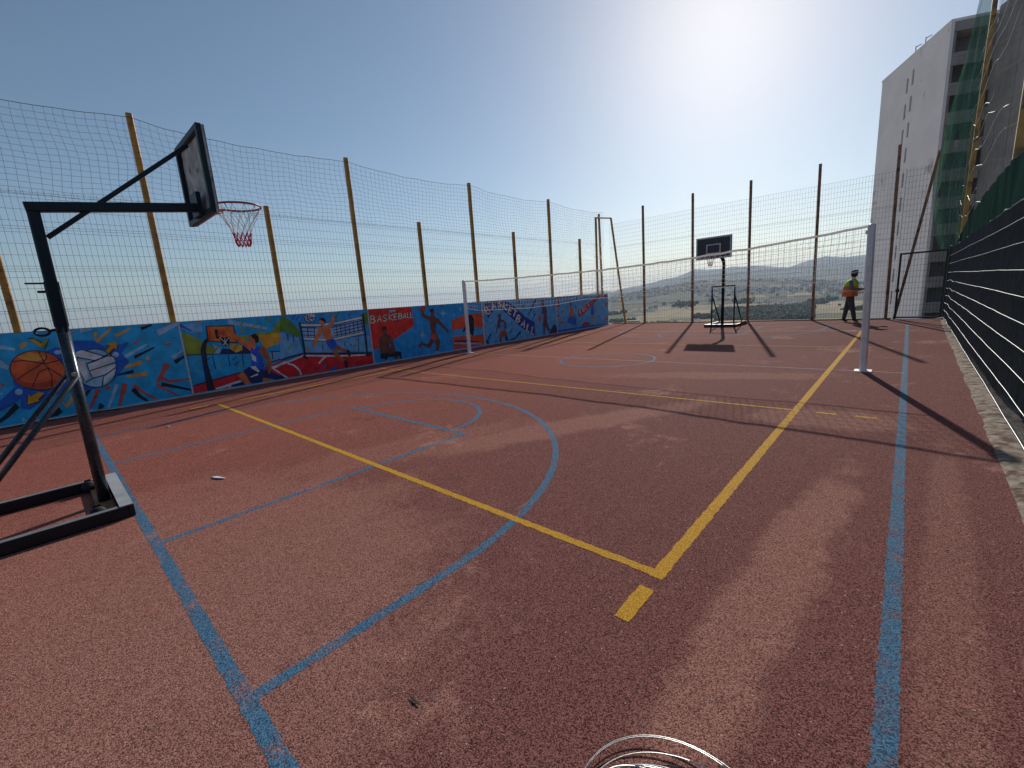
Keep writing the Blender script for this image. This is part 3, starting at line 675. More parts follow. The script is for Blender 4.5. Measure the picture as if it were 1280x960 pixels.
  ('painted_letter',28,'cream',[7402,1463,7376,1278,7415,1275,7440,1460]),
  ('painted_letter',28,'cream',[7543,1466,7395,1360,7523,1253,7550,1279,7433,1359,7567,1439]),
  ('painted_letter',30,'black',[7711,1483,7573,1477,7545,1275,7679,1249,7687,1305,7606,1296,7626,1448,7703,1428]),
  ('painted_letter',30,'black',[7584,1346,7670,1340,7677,1395,7591,1401]),
  ('painted_letter',32,'cream',[7710,1472,7583,1471,7557,1279,7681,1260,7685,1294,7594,1292,7616,1454,7705,1438]),
  ('painted_letter',32,'cream',[7585,1357,7671,1351,7676,1385,7590,1391]),
  ('painted_letter',34,'black',[7731,1466,7707,1295,7773,1291,7796,1461]),
  ('painted_letter',34,'black',[7758,1436,7824,1430,7834,1424,7817,1406,7754,1410,7750,1354,7841,1354,7900,1420,7854,1480,7769,1491]),
  ('painted_letter',34,'black',[7804,1361,7842,1334,7819,1316,7742,1321,7738,1265,7841,1263,7908,1336,7855,1398]),
  ('painted_letter',37,'cream',[7743,1465,7720,1295,7760,1291,7783,1462]),
  ('painted_letter',37,'cream',[7760,1447,7830,1439,7847,1423,7822,1395,7753,1399,7751,1365,7836,1364,7887,1421,7848,1470,7767,1480]),
  ('painted_letter',37,'cream',[7814,1368,7855,1334,7823,1306,7741,1310,7739,1276,7836,1274,7895,1335,7845,1391]),
  ('painted_letter',40,'black',[7938,1290,7985,1432,7993,1286,8060,1298,7993,1489,7877,1311]),
  ('painted_letter',40,'black',[7938,1328,8004,1323,8012,1380,7945,1384]),
  ('painted_letter',42,'cream',[7926,1294,7987,1443,8006,1288,8047,1296,7991,1478,7889,1307]),
  ('painted_letter',42,'cream',[7939,1339,8006,1334,8010,1369,7944,1373]),
  ('painted_letter',44,'black',[8058,1468,8038,1299,8150,1274,8157,1331,8103,1318,8125,1463]),
  ('painted_letter',45,'cream',[8071,1467,8051,1303,8151,1285,8156,1320,8090,1314,8112,1464]),
  ('painted_letter',46,'black',[8172,1468,8154,1303,8278,1278,8285,1336,8218,1325,8240,1464]),
  ('painted_letter',47,'cream',[8185,1467,8166,1307,8279,1290,8284,1325,8206,1321,8227,1465]),
  ('painted_seated_player',48,'skindark2',[7126,1095,7248,1100,7292,988,7251,869,7367,811,7440,694,7473,407,7528,146,7586,45,7461,45,7323,237,7198,239,7175,70,7086,67,7056,227,6961,287,6952,595,6980,790,7128,866,7109,975]),
  ('painted_seated_player',48,'black',[6963,302,7222,282,7323,237,7550,302,7698,251,7679,45,7603,45,7601,136,7205,160,7162,103,6941,150]),
  ('painted_seated_player',48,'white',[7102,45,7101,49,7183,53,7183,45]),
  ('painted_seated_player',48,'white',[7515,45,7516,52,7608,54,7609,45]),
  ('painted_seated_player',48,'blue2',[7328,582,7357,484,7325,457,7300,538]),
  ('painted_seated_player',48,'hair',[7119,1096,7249,1109,7274,1036,7130,1003]),
  ('painted_leaping_player',54,'balldark',[8830,1545,8824,1521,8811,1500,8792,1482,8768,1467,8740,1458,8711,1454,8682,1456,8655,1464,8631,1476,8612,1493,8598,1513,8590,1535,8590,1559,8597,1582,8610,1603,8628,1621,8652,1635,8666,1640,8764,1640,8788,1628,8808,1611,8822,1591,8830,1568]),
  ('painted_leaping_player',54,'skindark2',[8625,1478,8647,1309,8848,1185,9014,1130,9071,1255,8915,1291,8732,1359,8696,1488]),
  ('painted_leaping_player',54,'skindark2',[8999,1512,9128,1537,9176,1417,9122,1321,9234,1195,9181,946,9117,714,8979,694,8934,934,8918,1202,9009,1328]),
  ('painted_leaping_player',54,'skindark2',[9142,1139,9388,910,9672,659,9722,688,9492,970,9278,1221]),
  ('painted_leaping_player',54,'skindark2',[8933,732,9153,727,9284,388,9249,288,9033,451,8816,238,8564,370,8434,303,8338,332,8523,525,8573,436,8771,379,8875,536]),
  ('painted_leaping_player',54,'skindark2',[9071,412,9085,247,9047,79,9111,56,9226,214,9284,388]),
  ('painted_leaping_player',54,'brick',[8919,717,9130,713,9189,501,9035,467,8895,534]),
  ('painted_leaping_player',54,'white',[9035,69,9078,45,9133,45,9148,63,9067,108]),
  ('painted_leaping_player',54,'hair',[8979,1513,9121,1544,9141,1470,9007,1412]),
  ('painted_dark_figure',63,'black',[10732,1228,10853,1201,10936,1049,10905,647,10840,431,10700,520,10639,854,10644,1107]),
  ('painted_dark_figure',63,'black',[10625,988,10470,814,10344,637,10393,613,10550,772,10728,931]),
 ],
 [
  ('painted_background',0,'sky4',[11420,45,11420,1640,16060,1640,16060,45]),
  ('brush_stroke',1,'navy',[14605,1640,14402,1390,14087,1014,14140,994,14490,1358,14763,1640]),
  ('brush_stroke',2,'navy',[13833,1459,13704,1305,13730,1294,13893,1434]),
  ('brush_stroke',3,'navy',[14515,1017,14328,776,14361,764,14590,990]),
  ('brush_stroke',4,'navy',[11734,432,11480,108,11516,90,11817,393]),
  ('brush_stroke',5,'navy',[11491,194,11551,45,11634,45,11638,200]),
  ('brush_stroke',6,'navy',[13021,772,12832,616,12851,604,13065,745]),
  ('brush_stroke',7,'navy',[12989,472,12802,329,12823,314,13037,439]),
  ('brush_stroke',8,'navy',[13488,366,13099,65,13130,45,13155,45,13586,303]),
  ('brush_stroke',9,'navy',[13134,45,13108,127,12820,77,12830,45]),
  ('brush_stroke',10,'brick',[11513,782,11431,664,11466,646,11592,743]),
  ('brush_stroke',11,'navy',[11902,899,11806,784,11823,775,11940,880]),
  ('brush_stroke',12,'navy',[11608,975,11536,872,11555,863,11652,955]),
  ('brush_stroke',13,'navy',[12020,106,11960,45,12030,45,12074,72]),
  ('brush_stroke',14,'brick',[14752,553,14731,461,14772,451,14843,530]),
  ('brush_stroke',15,'navy',[15463,540,15450,506,15474,496,15516,519]),
  ('brush_stroke',16,'navy',[11771,1640,11677,1640,11567,1532,11595,1515,11773,1639]),
  ('brush_stroke',17,'navy',[13597,1601,13427,1517,13442,1503,13630,1569]),
  ('painted_ribbon',18,'ribbon',[11424,1417,11658,1558,11873,1640,12678,1640,12781,1623,13173,1427,13490,1200,13902,918,14473,642,14467,51,14020,244,13514,550,13117,864,12694,1168,12434,1346,12123,1350,11881,1221,11710,1024]),
  ('painted_letter',19,'cream',[11480,1394,11626,1157,11693,1177,11547,1414]),
  ('painted_letter',19,'cream',[11526,1380,11638,1410,11680,1399,11672,1348,11567,1314,11600,1268,11730,1316,11747,1419,11635,1462,11501,1428]),
  ('painted_letter',19,'cream',[11688,1308,11786,1286,11770,1231,11643,1191,11676,1144,11827,1197,11850,1312,11715,1356]),
  ('painted_letter',22,'cream',[12001,1324,11996,1552,12145,1348,12210,1374,11978,1602,11926,1328]),
  ('painted_letter',22,'cream',[11990,1390,12110,1410,12091,1461,11972,1441]),
  ('painted_letter',24,'cream',[12506,1626,12465,1640,12357,1640,12288,1609,12310,1524,12418,1482,12434,1455,12379,1434,12315,1462,12278,1416,12383,1381,12505,1432,12476,1518,12368,1559,12357,1586,12407,1608,12467,1580]),
  ('painted_letter',25,'cream',[12606,1582,12493,1349,12569,1332,12682,1565]),
  ('painted_letter',25,'cream',[12847,1514,12555,1448,12720,1234,12790,1260,12631,1433,12869,1461]),
  ('painted_letter',27,'cream',[13173,1319,12954,1404,12785,1155,12971,1048,13019,1091,12866,1155,13001,1359,13124,1276]),
  ('painted_letter',27,'cream',[12877,1247,13013,1179,13062,1222,12925,1290]),
  ('painted_letter',29,'cream',[13183,1247,13380,1149,13430,1193,13232,1291]),
  ('painted_letter',29,'cream',[13267,1232,13105,993,13182,969,13344,1208]),
  ('painted_letter',31,'cream',[13386,1041,13223,801,13300,776,13465,1017]),
  ('painted_letter',31,'cream',[13399,1008,13498,954,13511,914,13463,890,13370,936,13324,891,13459,834,13590,889,13570,983,13453,1050]),
  ('painted_letter',31,'cream',[13419,857,13455,777,13397,755,13285,811,13239,766,13390,700,13537,756,13503,867]),
  ('painted_letter',34,'cream',[13604,547,13793,759,13728,477,13816,467,13841,805,13533,584]),
  ('painted_letter',34,'cream',[13641,614,13755,562,13802,608,13688,660]),
  ('painted_letter',36,'cream',[13992,623,13856,343,14064,239,14110,287,13945,344,14078,602]),
  ('painted_letter',37,'cream',[14268,482,14161,193,14363,101,14405,151,14252,195,14358,464]),
  ('painted_player',38,'skindark2',[12249,1157,12355,1158,12411,1052,12383,933,12546,894,12673,761,12674,570,12566,511,12474,588,12344,491,12261,634,12192,613,12100,407,12017,348,12073,517,12172,722,12192,908,12274,942,12245,1037]),
  ('painted_player',38,'sky5',[12319,817,12499,830,12572,688,12525,501,12361,462,12322,656]),
  ('painted_player',38,'rust',[12322,466,12586,509,12692,348,12698,209,12480,259,12328,139,12230,150,12249,338]),
  ('painted_player',38,'skindark2',[12221,174,12241,45,12346,45,12362,167]),
  ('painted_player',38,'navy',[12541,240,12605,53,12630,45,12808,45,12723,95,12700,250]),
  ('painted_player',43,'skindark3',[15006,1551,15153,1560,15165,1411,15300,1269,15385,1084,15347,632,15381,447,15542,233,15509,143,15409,168,15205,431,15152,223,15146,45,15047,45,15047,505,15144,889,15057,1015,15001,929,14924,889,14955,962,15062,1074,15012,1344]),
  ('painted_player',43,'purple',[15084,1326,15299,1254,15382,1054,15327,695,15132,740]),
  ('painted_player',43,'brick',[14957,759,14951,726,14938,696,14920,670,14897,650,14871,637,14843,631,14815,634,14789,644,14766,661,14747,684,14734,712,14727,743,14727,776,14733,808,14745,838,14763,864,14786,884,14812,897,14839,903,14867,901,14893,892,14916,875,14935,851,14949,823,14956,792]),
  ('painted_bush',46,'navy2',[15449,45,15452,72,15619,241,15789,412,15895,434,16021,360,16060,148,16060,56,15844,45]),
 ],
 [
  ('painted_background',0,'sky4',[16100,45,16100,1640,20212,1640,20687,1634,20730,908,20730,50,19461,45]),
  ('painted_base_band',1,'royal',[16107,45,16100,71,16100,152,17516,132,18961,122,20730,67,20730,45]),
  ('brush_stroke',2,'brick',[16971,1597,16839,1640,16689,1640,16885,1531]),
  ('brush_stroke',3,'brick',[16197,1640,16214,1570,16666,1639,16666,1640]),
  ('brush_stroke',4,'brick',[16176,1057,16100,922,16100,907,16143,894,16288,1022]),
  ('brush_stroke',5,'brick',[16183,893,16100,800,16100,702,16125,688,16376,792]),
  ('brush_stroke',6,'brick',[16414,710,16127,621,16146,599,16456,660]),
  ('brush_stroke',7,'brick',[16848,1238,16798,1184,16828,1169,16915,1205]),
  ('brush_stroke',8,'brick',[16662,1009,16480,911,16507,891,16721,965]),
  ('brush_stroke',9,'brick',[16828,518,16168,350,16186,327,16870,467]),
  ('brush_stroke',10,'brick',[16584,549,16210,395,16235,372,16643,498]),
  ('brush_stroke',11,'navy',[17663,1163,17609,1060,17643,1051,17739,1143]),
  ('brush_stroke',12,'navy',[17848,1611,17729,1516,17768,1495,17936,1565]),
  ('brush_stroke',13,'brick',[20730,1167,20570,1221,20364,994,20448,964,20730,1137]),
  ('brush_stroke',14,'brick',[20730,404,20676,446,20204,273,20260,228,20730,329]),
  ('brush_stroke',15,'brick',[20533,1640,20525,1640,20045,1463,20107,1409,20673,1520]),
  ('brush_stroke',16,'navy',[20730,1511,20595,1544,20525,1398,20603,1379,20730,1473]),
  ('painted_ball',17,'brick',[16381,1297,16374,1260,16358,1225,16335,1195,16307,1172,16273,1156,16238,1149,16202,1151,16168,1162,16138,1181,16114,1207,16100,1232,16100,1366,16108,1383,16130,1413,16159,1436,16191,1452,16227,1460,16262,1458,16296,1447,16327,1429,16352,1402,16370,1370,16380,1334]),
  ('painted_ribbon',18,'brickd',[17845,889,18530,1187,19290,1401,19715,1613,20083,1572,19539,1270,18913,1008,18207,659,17968,624,17856,709]),
  ('painted_letter',19,'cream2',[18143,954,18040,964,17989,877,18008,787,18111,728,18193,782,18136,804,18105,764,18069,798,18054,871,18089,937,18125,920]),
  ('painted_letter',20,'cream2',[18203,1035,18240,868,18361,831,18433,903,18396,1071,18330,1070,18365,908,18327,864,18304,876,18269,1037]),
  ('painted_letter',21,'cream2',[18460,1151,18510,938,18686,963,18652,996,18569,953,18527,1153]),
  ('painted_letter',22,'cream2',[18727,1281,18778,1067,18957,1093,18922,1127,18838,1083,18795,1284]),
  ('painted_letter',23,'cream2',[19157,1455,19007,1406,19059,1184,19241,1212,19206,1245,19120,1201,19076,1397,19192,1422]),
  ('painted_letter',23,'cream2',[19083,1280,19190,1309,19155,1343,19048,1314]),
  ('painted_seated_player',25,'hair',[17203,1429,17291,1425,17295,1175,17194,1180]),
  ('painted_seated_player',25,'rust2',[17113,1110,17228,1166,17403,1106,17476,862,17420,714,17192,667,17116,835]),
  ('painted_seated_player',25,'olive2',[17334,770,17559,755,17682,542,17453,533]),
  ('painted_seated_player',25,'royal',[17148,670,17415,638,17705,527,17672,388,17482,301,16952,409,16899,576]),
  ('painted_seated_player',25,'navy',[17411,385,17390,220,17453,214,17474,378]),
  ('painted_seated_player',25,'navy',[17571,394,17604,199,17668,198,17635,394]),
  ('painted_player',31,'royal',[19074,1185,19226,1191,19312,905,19285,610,18990,617,19033,921]),
  ('painted_player',31,'skin3',[19018,617,19121,365,19317,108,19424,120,19288,379,19217,626]),
  ('painted_player',31,'skin3',[19275,1162,19418,968,19602,743,19680,755,19524,985,19400,1182]),
  ('painted_player',31,'ltblue',[19197,395,19288,198,19358,202,19266,400]),
  ('painted_player',31,'brown4',[19033,1346,19388,1330,19327,1172,19074,1185]),
  ('painted_bush',36,'brickd',[18078,146,18231,290,18526,346,18819,269,18835,133]),
 ],
]
WX = -11.83
PCOL = dict(ball=(.50,.09,.03), balldark=(.24,.035,.015), black=(.010,.012,.020), blue1=(.014,.23,.42), blue2=(.014,.22,.50), blue3=(.06,.28,.55), brick=(.27,.05,.04), brickd=(.22,.035,.04), brown4=(.10,.07,.05), cream=(.62,.57,.47), cream2=(.45,.35,.33), dkblue=(.008,.06,.26), gold=(.48,.24,.03), green=(.05,.12,.02), hair=(.018,.010,.010), ltblue=(.26,.50,.66), ltblue2=(.13,.36,.62), ltgrey=(.28,.42,.58), ltgrey2=(.16,.34,.60), navy=(.010,.018,.07), navy2=(.02,.02,.05), ochre=(.40,.19,.03), olive=(.13,.17,.02), olive2=(.09,.10,.06), orange=(.66,.19,.03), pale=(.32,.54,.72), pale2=(.28,.48,.72), purple=(.06,.035,.08), red=(.46,.015,.02), red2=(.55,.07,.02), redo=(.56,.07,.03), redp=(.60,.035,.025), ribbon=(.012,.025,.16), royal=(.012,.06,.32), rust=(.20,.05,.02), rust2=(.26,.10,.06), skin=(.42,.11,.035), skin2=(.44,.14,.045), skin3=(.22,.14,.10), skindark=(.20,.07,.03), skindark2=(.085,.030,.022), skindark3=(.07,.030,.040), sky4=(.11,.38,.68), sky5=(.06,.20,.50), skyb=(.016,.30,.58), skyb2=(.03,.27,.60), white=(.68,.70,.72), yellow=(.78,.36,.01), yellow2=(.55,.33,.03))
def PM(k):
    g = min(2.3, 0.82 / max(PCOL[k]))
    return simple('mural_' + k, tuple(v * g + 0.004 for v in PCOL[k]), 0.55, var=0.2, scale=5.0, spec=0.3, bstr=0.25, dirt=(tuple(v * 1.1 + 0.03 for v in PCOL[k]), 3.0, 0.60))
PANELS = [(-4.0, 2.145), (2.145, 6.70), (6.70, 11.40), (11.40, 16.08), (16.08, 20.75)]
PBASE = ['blue1', 'skyb', 'blue2', 'sky4', 'sky4']
wall = thing('mural_wall', 'low concrete wall painted with a bright basketball and volleyball mural', 'wall', (WX, 8, 0))
M_CONC = simple('wall_concrete', (0.33, 0.30, 0.27), 0.9, var=0.25, scale=4, bstr=0.5)
M_WHITE = simple('white_border_paint', (0.66, 0.64, 0.62), 0.6, var=0.1)
for i, (a, b) in enumerate(PANELS):
    pb = MB(); pb.box(WX - 0.16, WX - 0.004, a, b - .003, -0.4, 1.655)
    pan = part(pb, 'wall_panel', M_CONC, wall)
    # painted ground of this panel with slightly uneven top edge
    mb = MB(); n = 60; rr = random.Random(i)
    for k in range(n + 1):
        y = a + (b - a) * k / n
        mb.v += [(WX, y, 0.018 + rr.uniform(0, .008)), (WX, y, 1.635 + rr.uniform(0, .018))]
        if k: mb.f.append((2 * k - 2, 2 * k, 2 * k + 1, 2 * k - 1)); mb.mi.append(0)
    part(mb, 'painted_ground', PM(PBASE[i]), pan)
    cur_k = None; mb = None; order = 0
    groups = []
    for (nm, k, c, fl) in MURAL[i]:
        if not groups or groups[-1][0] != (nm, k): groups.append(((nm, k), []))
        groups[-1][1].append((c, fl))
    for (nm, k), els in groups:
        mb = MB(); cols = []
        for c, fl in els:
            order += 1
            if c not in cols: cols.append(c)
            mb.cur = cols.index(c); off = 0.0012 + 0.00022 * order
            pts = [(WX + off, fl[j] / 1000, fl[j + 1] / 1000) for j in range(0, len(fl), 2)]
            mb.add(pts, [list(range(len(pts)))])
        part(mb, nm, [PM(c) for c in cols], pan)
    if i:
        eb = MB(); eb.box(WX - .002, WX + .036, a - .013, a + .013, 0.022, 1.66); part(eb, 'white_border', M_WHITE, pan)
    eb = MB(); eb.box(WX - .002, WX + .035, a + .014, b - .014, 0.0, 0.020); part(eb, 'white_border', M_WHITE, pan)

# ================================================================== FENCES
M_POST = simple('ochre_post_paint', (0.48, 0.24, 0.03), 0.5, var=0.25, scale=5, dirt=((0.09, 0.042, 0.02), 3.5, 0.57))
M_RUSTPOST = simple('rusty_post_paint', (0.32, 0.15, 0.07), 0.6, var=0.35, scale=5, dirt=((0.07, 0.03, 0.02), 4, 0.52))
M_WIRE = simple('fence_wire', (0.12, 0.13, 0.145), 0.5, metal=0.3)
M_NETC = simple('net_cord', (0.05, 0.06, 0.08), 0.8)
def welded(mb, P, u0, u1, z0, z1, su, sz, r, folds=()):
    """welded mesh between u0..u1 along a run; P(u, z) gives the point"""
    n = int(round((u1 - u0) / su))
    for i in range(n + 1):
        u = u0 + (u1 - u0) * i / n; mb.wire(P(u, z0), P(u, z1), r)
    z = z0; zs = []
    while z < z1 + 0.01: zs.append(z); z += sz
    for f in folds: zs += [f - 0.022, f + 0.022]
    for z in zs: mb.wire(P(u0, z), P(u1, z), r)
FX = -12.02
fence = thing('mesh_fence', 'tall welded mesh fence with ochre posts behind the mural wall', 'fence', (FX, 9, 0))
tall_y = [-7.3, -2.6, 2.1, 6.75, 11.42, 16.12, 20.6]; short_y = [-4.95, -0.2, 4.43, 9.04, 13.67, 18.5]
for y in tall_y[:-1]: part(MB().beam((FX, y, -0.4), (FX, y, 5.86), 0.105, 0.105, 0.012), 'tall_post', M_POST, fence)
for y in short_y: part(MB().beam((FX, y, -0.4), (FX, y, 4.33), 0.105, 0.105, 0.012), 'short_post', M_POST, fence)
ally = sorted(tall_y + short_y)
for a, b in zip(ally, ally[1:]):
    mb = MB(); rr = random.Random(int(a * 10)); tl = rr.uniform(-.012, .012)
    def P(u, z, a=a, b=b, tl=tl): return (FX + 0.075 + 0.012 * sin((u - a) / (b - a) * pi), u, z + tl * (u - a))
    welded(mb, P, a, b, 1.62, 4.16, 0.088, 0.2, 0.0031, (2.0, 2.75, 3.5, 4.1))
    part(mb, 'mesh_panel', M_WIRE, fence)
# soft netting above the panels, sagging between the tall posts
def sag(y):
    for a, b in zip(tall_y, tall_y[1:]):
        if a <= y <= b: u = (y - a) / (b - a); return u * (1 - u) * 4
    return 0
def NP(y, z):
    k = (z - 4.1) / 1.65; nz = Vector((y * 0.9, z * 0.8, 2)); nz2 = Vector((y * 2.1, z * 1.3, 7))
    w = sin(pi * max(0, min(1, k)))
    return (FX + 0.08 + 0.10 * noise.noise(nz) * (0.4 + w), y + 0.055 * noise.noise(nz2) + 0.09 * noise.noise(Vector((y * .6, z * .9, 9))) * w, z - 0.13 * sag(y) * k + 0.03 * noise.noise(nz2 + Vector((0, 0, 5))) - 0.04 * w)
for a, b in zip(tall_y, tall_y[1:]):
    mb = MB(); n = int((b - a) / 0.135); zs = [4.1 + 0.118 * i for i in range(15)]
    for i in range(n + 1):
        y = a + (b - a) * i / n
        for z0, z1 in zip(zs, zs[1:]): mb.wire(NP(y, z0), NP(y, z1), 0.0028)
    for z in zs:
        for i in range(n): mb.wire(NP(a + (b - a) * i / n, z), NP(a + (b - a) * (i + 1) / n, z), 0.0060 if z == zs[-1] else 0.0028)
    part(mb, 'netting', M_NETC, fence)

# far fence
FY = 21.42
ffence = thing('mesh_fence', 'tall mesh fence on thin rusty posts across the valley end of the court', 'fence', (-5.5, FY, 0))
for x, h in ((-10.08, 5.82), (-7.64, 5.9), (-5.23, 5.92), (-2.83, 5.98), (-0.55, 6.05)):
    part(MB().beam((x, FY, -0.4), (x - .06, FY, h), 0.095, 0.095, 0.01), 'post', M_RUSTPOST, ffence)
part(MB().beam((-0.33, FY + .06, -0.1), (0.42, FY + .06, 5.6), 0.085, 0.085, 0.01), 'brace', M_RUSTPOST, ffence)
xs = [-11.95, -10.08, -7.64, -5.23, -2.83, -0.36]
for a, b in zip(xs, xs[1:]):
    mb = MB()
    welded(mb, lambda u, z: (u - .012 * z / 5, FY - 0.07 + 0.03 * sin(u * 1.7 + z), z + .02 * noise.noise(Vector((u, z, 0)))), a, b, 0.06, 5.2, 0.092, 0.19, 0.0031, (1.0, 2.1, 2.9, 4.0))
    part(mb, 'mesh_panel', M_WIRE, ffence)
mb = MB(); welded(mb, lambda u, z: (u, FY - 0.07, z), -0.36, 0.98, 2.45, 5.2, 0.092, 0.19, 0.0042); part(mb, 'mesh_panel', M_WIRE, ffence)
part(MB().beam((-11.95, FY - .02, 0.02), (-0.4, FY - .02, 0.02), 0.05, 0.05), 'bottom_rail', M_RUSTPOST, ffence)

# braced corner frame
corner = thing('corner_frame', 'three legged ochre corner frame with a leaning brace beyond the mural', 'frame', (-12.0, 21, 0))
part(MB().beam((-12.02, 20.05, -0.4), (-12.02, 20.05, 5.42), 0.09, 0.09, 0.01), 'post', M_POST, corner)
part(MB().beam((-12.04, 20.62, -0.4), (-12.10, 20.50, 5.68), 0.09, 0.09, 0.01), 'post', M_POST, corner)
part(MB().beam((-12.02, 20.0, 5.44), (-11.93, 21.46, 5.54), 0.07, 0.07, 0.01), 'top_bar', M_POST, corner)
part(MB().beam((-11.92, 21.42, 5.50), (-11.12, 21.30, 0.0), 0.085, 0.085, 0.01), 'brace', M_POST, corner)

# gate
M_BLK = simple('black_gate_paint', (0.018, 0.019, 0.022), 0.45)
gate = thing('gate', 'black framed mesh gate standing at the end of the dark clad fence', 'gate', (0.3, 21.36, 0))
for x in (-0.30, 0.90): part(MB().beam((x, 21.36, 0.02), (x, 21.36, 2.36), 0.06, 0.06, 0.008), 'gate_stile', M_BLK, gate)
for z in (0.06, 2.33): part(MB().beam((-0.272, 21.36, z), (0.872, 21.36, z), 0.05, 0.05, 0.006), 'gate_rail', M_BLK, gate)
mb = MB(); welded(mb, lambda u, z: (u, 21.36, z), -0.27, 0.87, 0.1, 2.3, 0.088, 0.2, 0.0045); part(mb, 'mesh_infill', M_BLK, gate)
part(MB().box(-0.35, -0.24, 21.30, 21.33, 0.98, 1.10), 'latch', M_BLK, gate)

# right fence with bright horizontal wires
M_GALV = simple('bright_wire', (0.55, 0.57, 0.57), 0.38, metal=0.6, var=0.2, scale=20)
rfence = thing('wire_fence', 'low fence of bright horizontal wires beside the dark cloth', 'fence', (0.9, 8, 0))
rz = [0.09, 0.33, 0.58, 0.83, 1.07, 1.32, 1.58, 1.86, 2.12]
for k, z in enumerate(rz):
    pts = []; rr = random.Random(k)
    for i in range(80):
        y = -5 + i * 26.3 / 79
        bow = 0.006 * sin(y * 0.9 + k) + (0.035 * sin((y - 18.5) * 2.2) if y > 17 and z < 1.4 else 0)
        pts.append((fence_x(y) - 0.012 + 0.006 * noise.noise(Vector((y, k, 0))), y, z + bow * 0.6 + 0.006 * noise.noise(Vector((y * 1.1, k * 3, 4)))))
    part(MB().tube(pts, 0.0038, 5), 'wire', M_GALV, rfence, True)
for y in (-3.6, 0.4, 4.4, 8.4, 12.4, 16.6):
    part(MB().beam((fence_x(y) + .10, y, -0.1), (fence_x(y) + .10, y, 2.38), 0.05, 0.05, 0.006), 'post', M_BLK, rfence)
part(MB().beam((fence_x(21.2) - .01, 21.15, -0.1), (fence_x(21.2) - .01, 21.15, 2.42), 0.07, 0.07, 0.008), 'post', M_BLK, rfence)
mb = MB()
welded(mb, lambda u, z: (fence_x(u) - .004, u, z), -4.5, 21.0, 0.06, 2.36, 0.055, 9, 0.0022); part(mb, 'mesh_panel', M_WIRE, rfence)
part(MB().lathe([(0.0, -.03), (.03, -.02), (.036, 0), (.03, .02), (0.0, .03)], (fence_x(21.2) - .01, 21.15, 2.44), 10), 'post_cap', M_GALV, rfence, True)

# dark shade cloth hung on the fence
def cloth(name, label, y0, y1, zb, zt, mat, off=0.02, ny=150, nz=26, amp=0.03, px=None):
    mb = MB(); loc = (fence_x((y0 + y1) / 2) + off, (y0 + y1) / 2, 0)
    for i in range(ny + 1):
        y = y0 + (y1 - y0) * i / ny
        for k in range(nz + 1):
            u = k / nz; z = zb(y) + (zt(y) - zb(y)) * u
            x = (px(y, z) if px else fence_x(y)) + off + amp * (0.6 + noise.fractal(Vector((y * 1.6, z * 0.7, 2)), 1, 2, 3)) + 0.02 * noise.noise(Vector((y * 7, z * 1.2, 5)))
            mb.v.append((x - loc[0], y - loc[1], z))
    w = nz + 1
    for i in range(ny):
        for k in range(nz): a = i * w + k; mb.f.append((a, a + w, a + w + 1, a + 1)); mb.mi.append(0)
    o = mb.build(name, mat, smooth=True); o.location = loc; tag(o, label, 'cloth'); return o
def netcloth(name, c1, c2, alpha, scale=40, streak=8, tl=0.4):
    t = NT(name); p = t.pos()
    mp = t.n('ShaderNodeMapping'); mp.inputs['Scale'].default_value = (streak, streak, 0.7); t.l(p, mp.inputs['Vector'])
    f = t.ramp(t.noise(mp.outputs[0], 1.0, 6, 0.65), 0.3, 0.7)
    c = t.mix(f, c1, c2)
    b = t.bsdf(c, 0.95, spec=0.0, bump=t.noise(p, scale, 3), bstr=0.3, bdist=0.004)
    tr = t.n('ShaderNodeBsdfTranslucent'); t.l(c, tr.inputs['Color'])
    mx = t.n('ShaderNodeMixShader'); mx.inputs[0].default_value = tl; t.l(b.outputs[0], mx.inputs[1]); t.l(tr.outputs[0], mx.inputs[2])
    last = mx.outputs[0]
    if alpha < 1:
        tp = t.n('ShaderNodeBsdfTransparent'); m2 = t.n('ShaderNodeMixShader')
        a = t.math('ADD', t.math('MULTIPLY', t.math('SUBTRACT', t.noise(mp.outputs[0], 1.6, 5, 0.7), 0.5), 0.8), alpha, True)
        t.l(a, m2.inputs[0]); t.l(tp.outputs[0], m2.inputs[1]); t.l(last, m2.inputs[2]); last = m2.outputs[0]
    t.l(last, t.out.inputs['Surface']); return t.m
M_DARK = netcloth('dark_shade_cloth', (0.018, 0.024, 0.024), (0.050, 0.058, 0.056), 1.0, tl=0.1)
M_GREEN = netcloth('green_shade_cloth', (0.014, 0.036, 0.030), (0.026, 0.058, 0.048), 1.0, tl=0.06)
M_GNET = netcloth('torn_green_net', (0.03, 0.12, 0.085), (0.09, 0.21, 0.155), 0.60, 60, 10, 0.25)
cloth('shade_cloth', 'long black shade cloth stretched along the fence beside the kerb', -5, 21.05, lambda y: 0.10 + 0.16 * smooth01((9 - y) / 4) + 0.05 * noise.noise(Vector((y * 1.3, 0, 0))), lambda y: 2.37 + 0.03 * noise.noise(Vector((y * 2, 1, 0))), M_DARK, 0.02, 220, 22, 0.025)
cloth('green_cloth', 'dark green cloth strip folded along the top of the black cloth', -4, 21.0, lambda y: 2.34 + 0.015 * noise.noise(Vector((y * 3, 1, 6))), lambda y: interp([(-4, 3.05), (8.8, 3.06), (10.9, 3.12), (13.6, 3.08), (18, 2.82), (21, 2.40)], y) + 0.06 * noise.noise(Vector((y * 1.4, 4, 0))), M_GREEN, 0.06, 160, 14, 0.03)
# hem rope along the cloth
pts = [(fence_x(y) + .03 + .02 * noise.noise(Vector((y * 2, 0, 1))), y, 2.37 + 0.03 * noise.noise(Vector((y * 2, 1, 0)))) for y in [-5 + i * 0.2 for i in range(130)]]
o = MB().tube(pts, 0.013, 6).build('hem_rope', simple('green_rope', (0.16, 0.24, 0.19), 0.8), smooth=True); tag(o, 'pale green rope running along the hem between black and green cloth', 'rope')

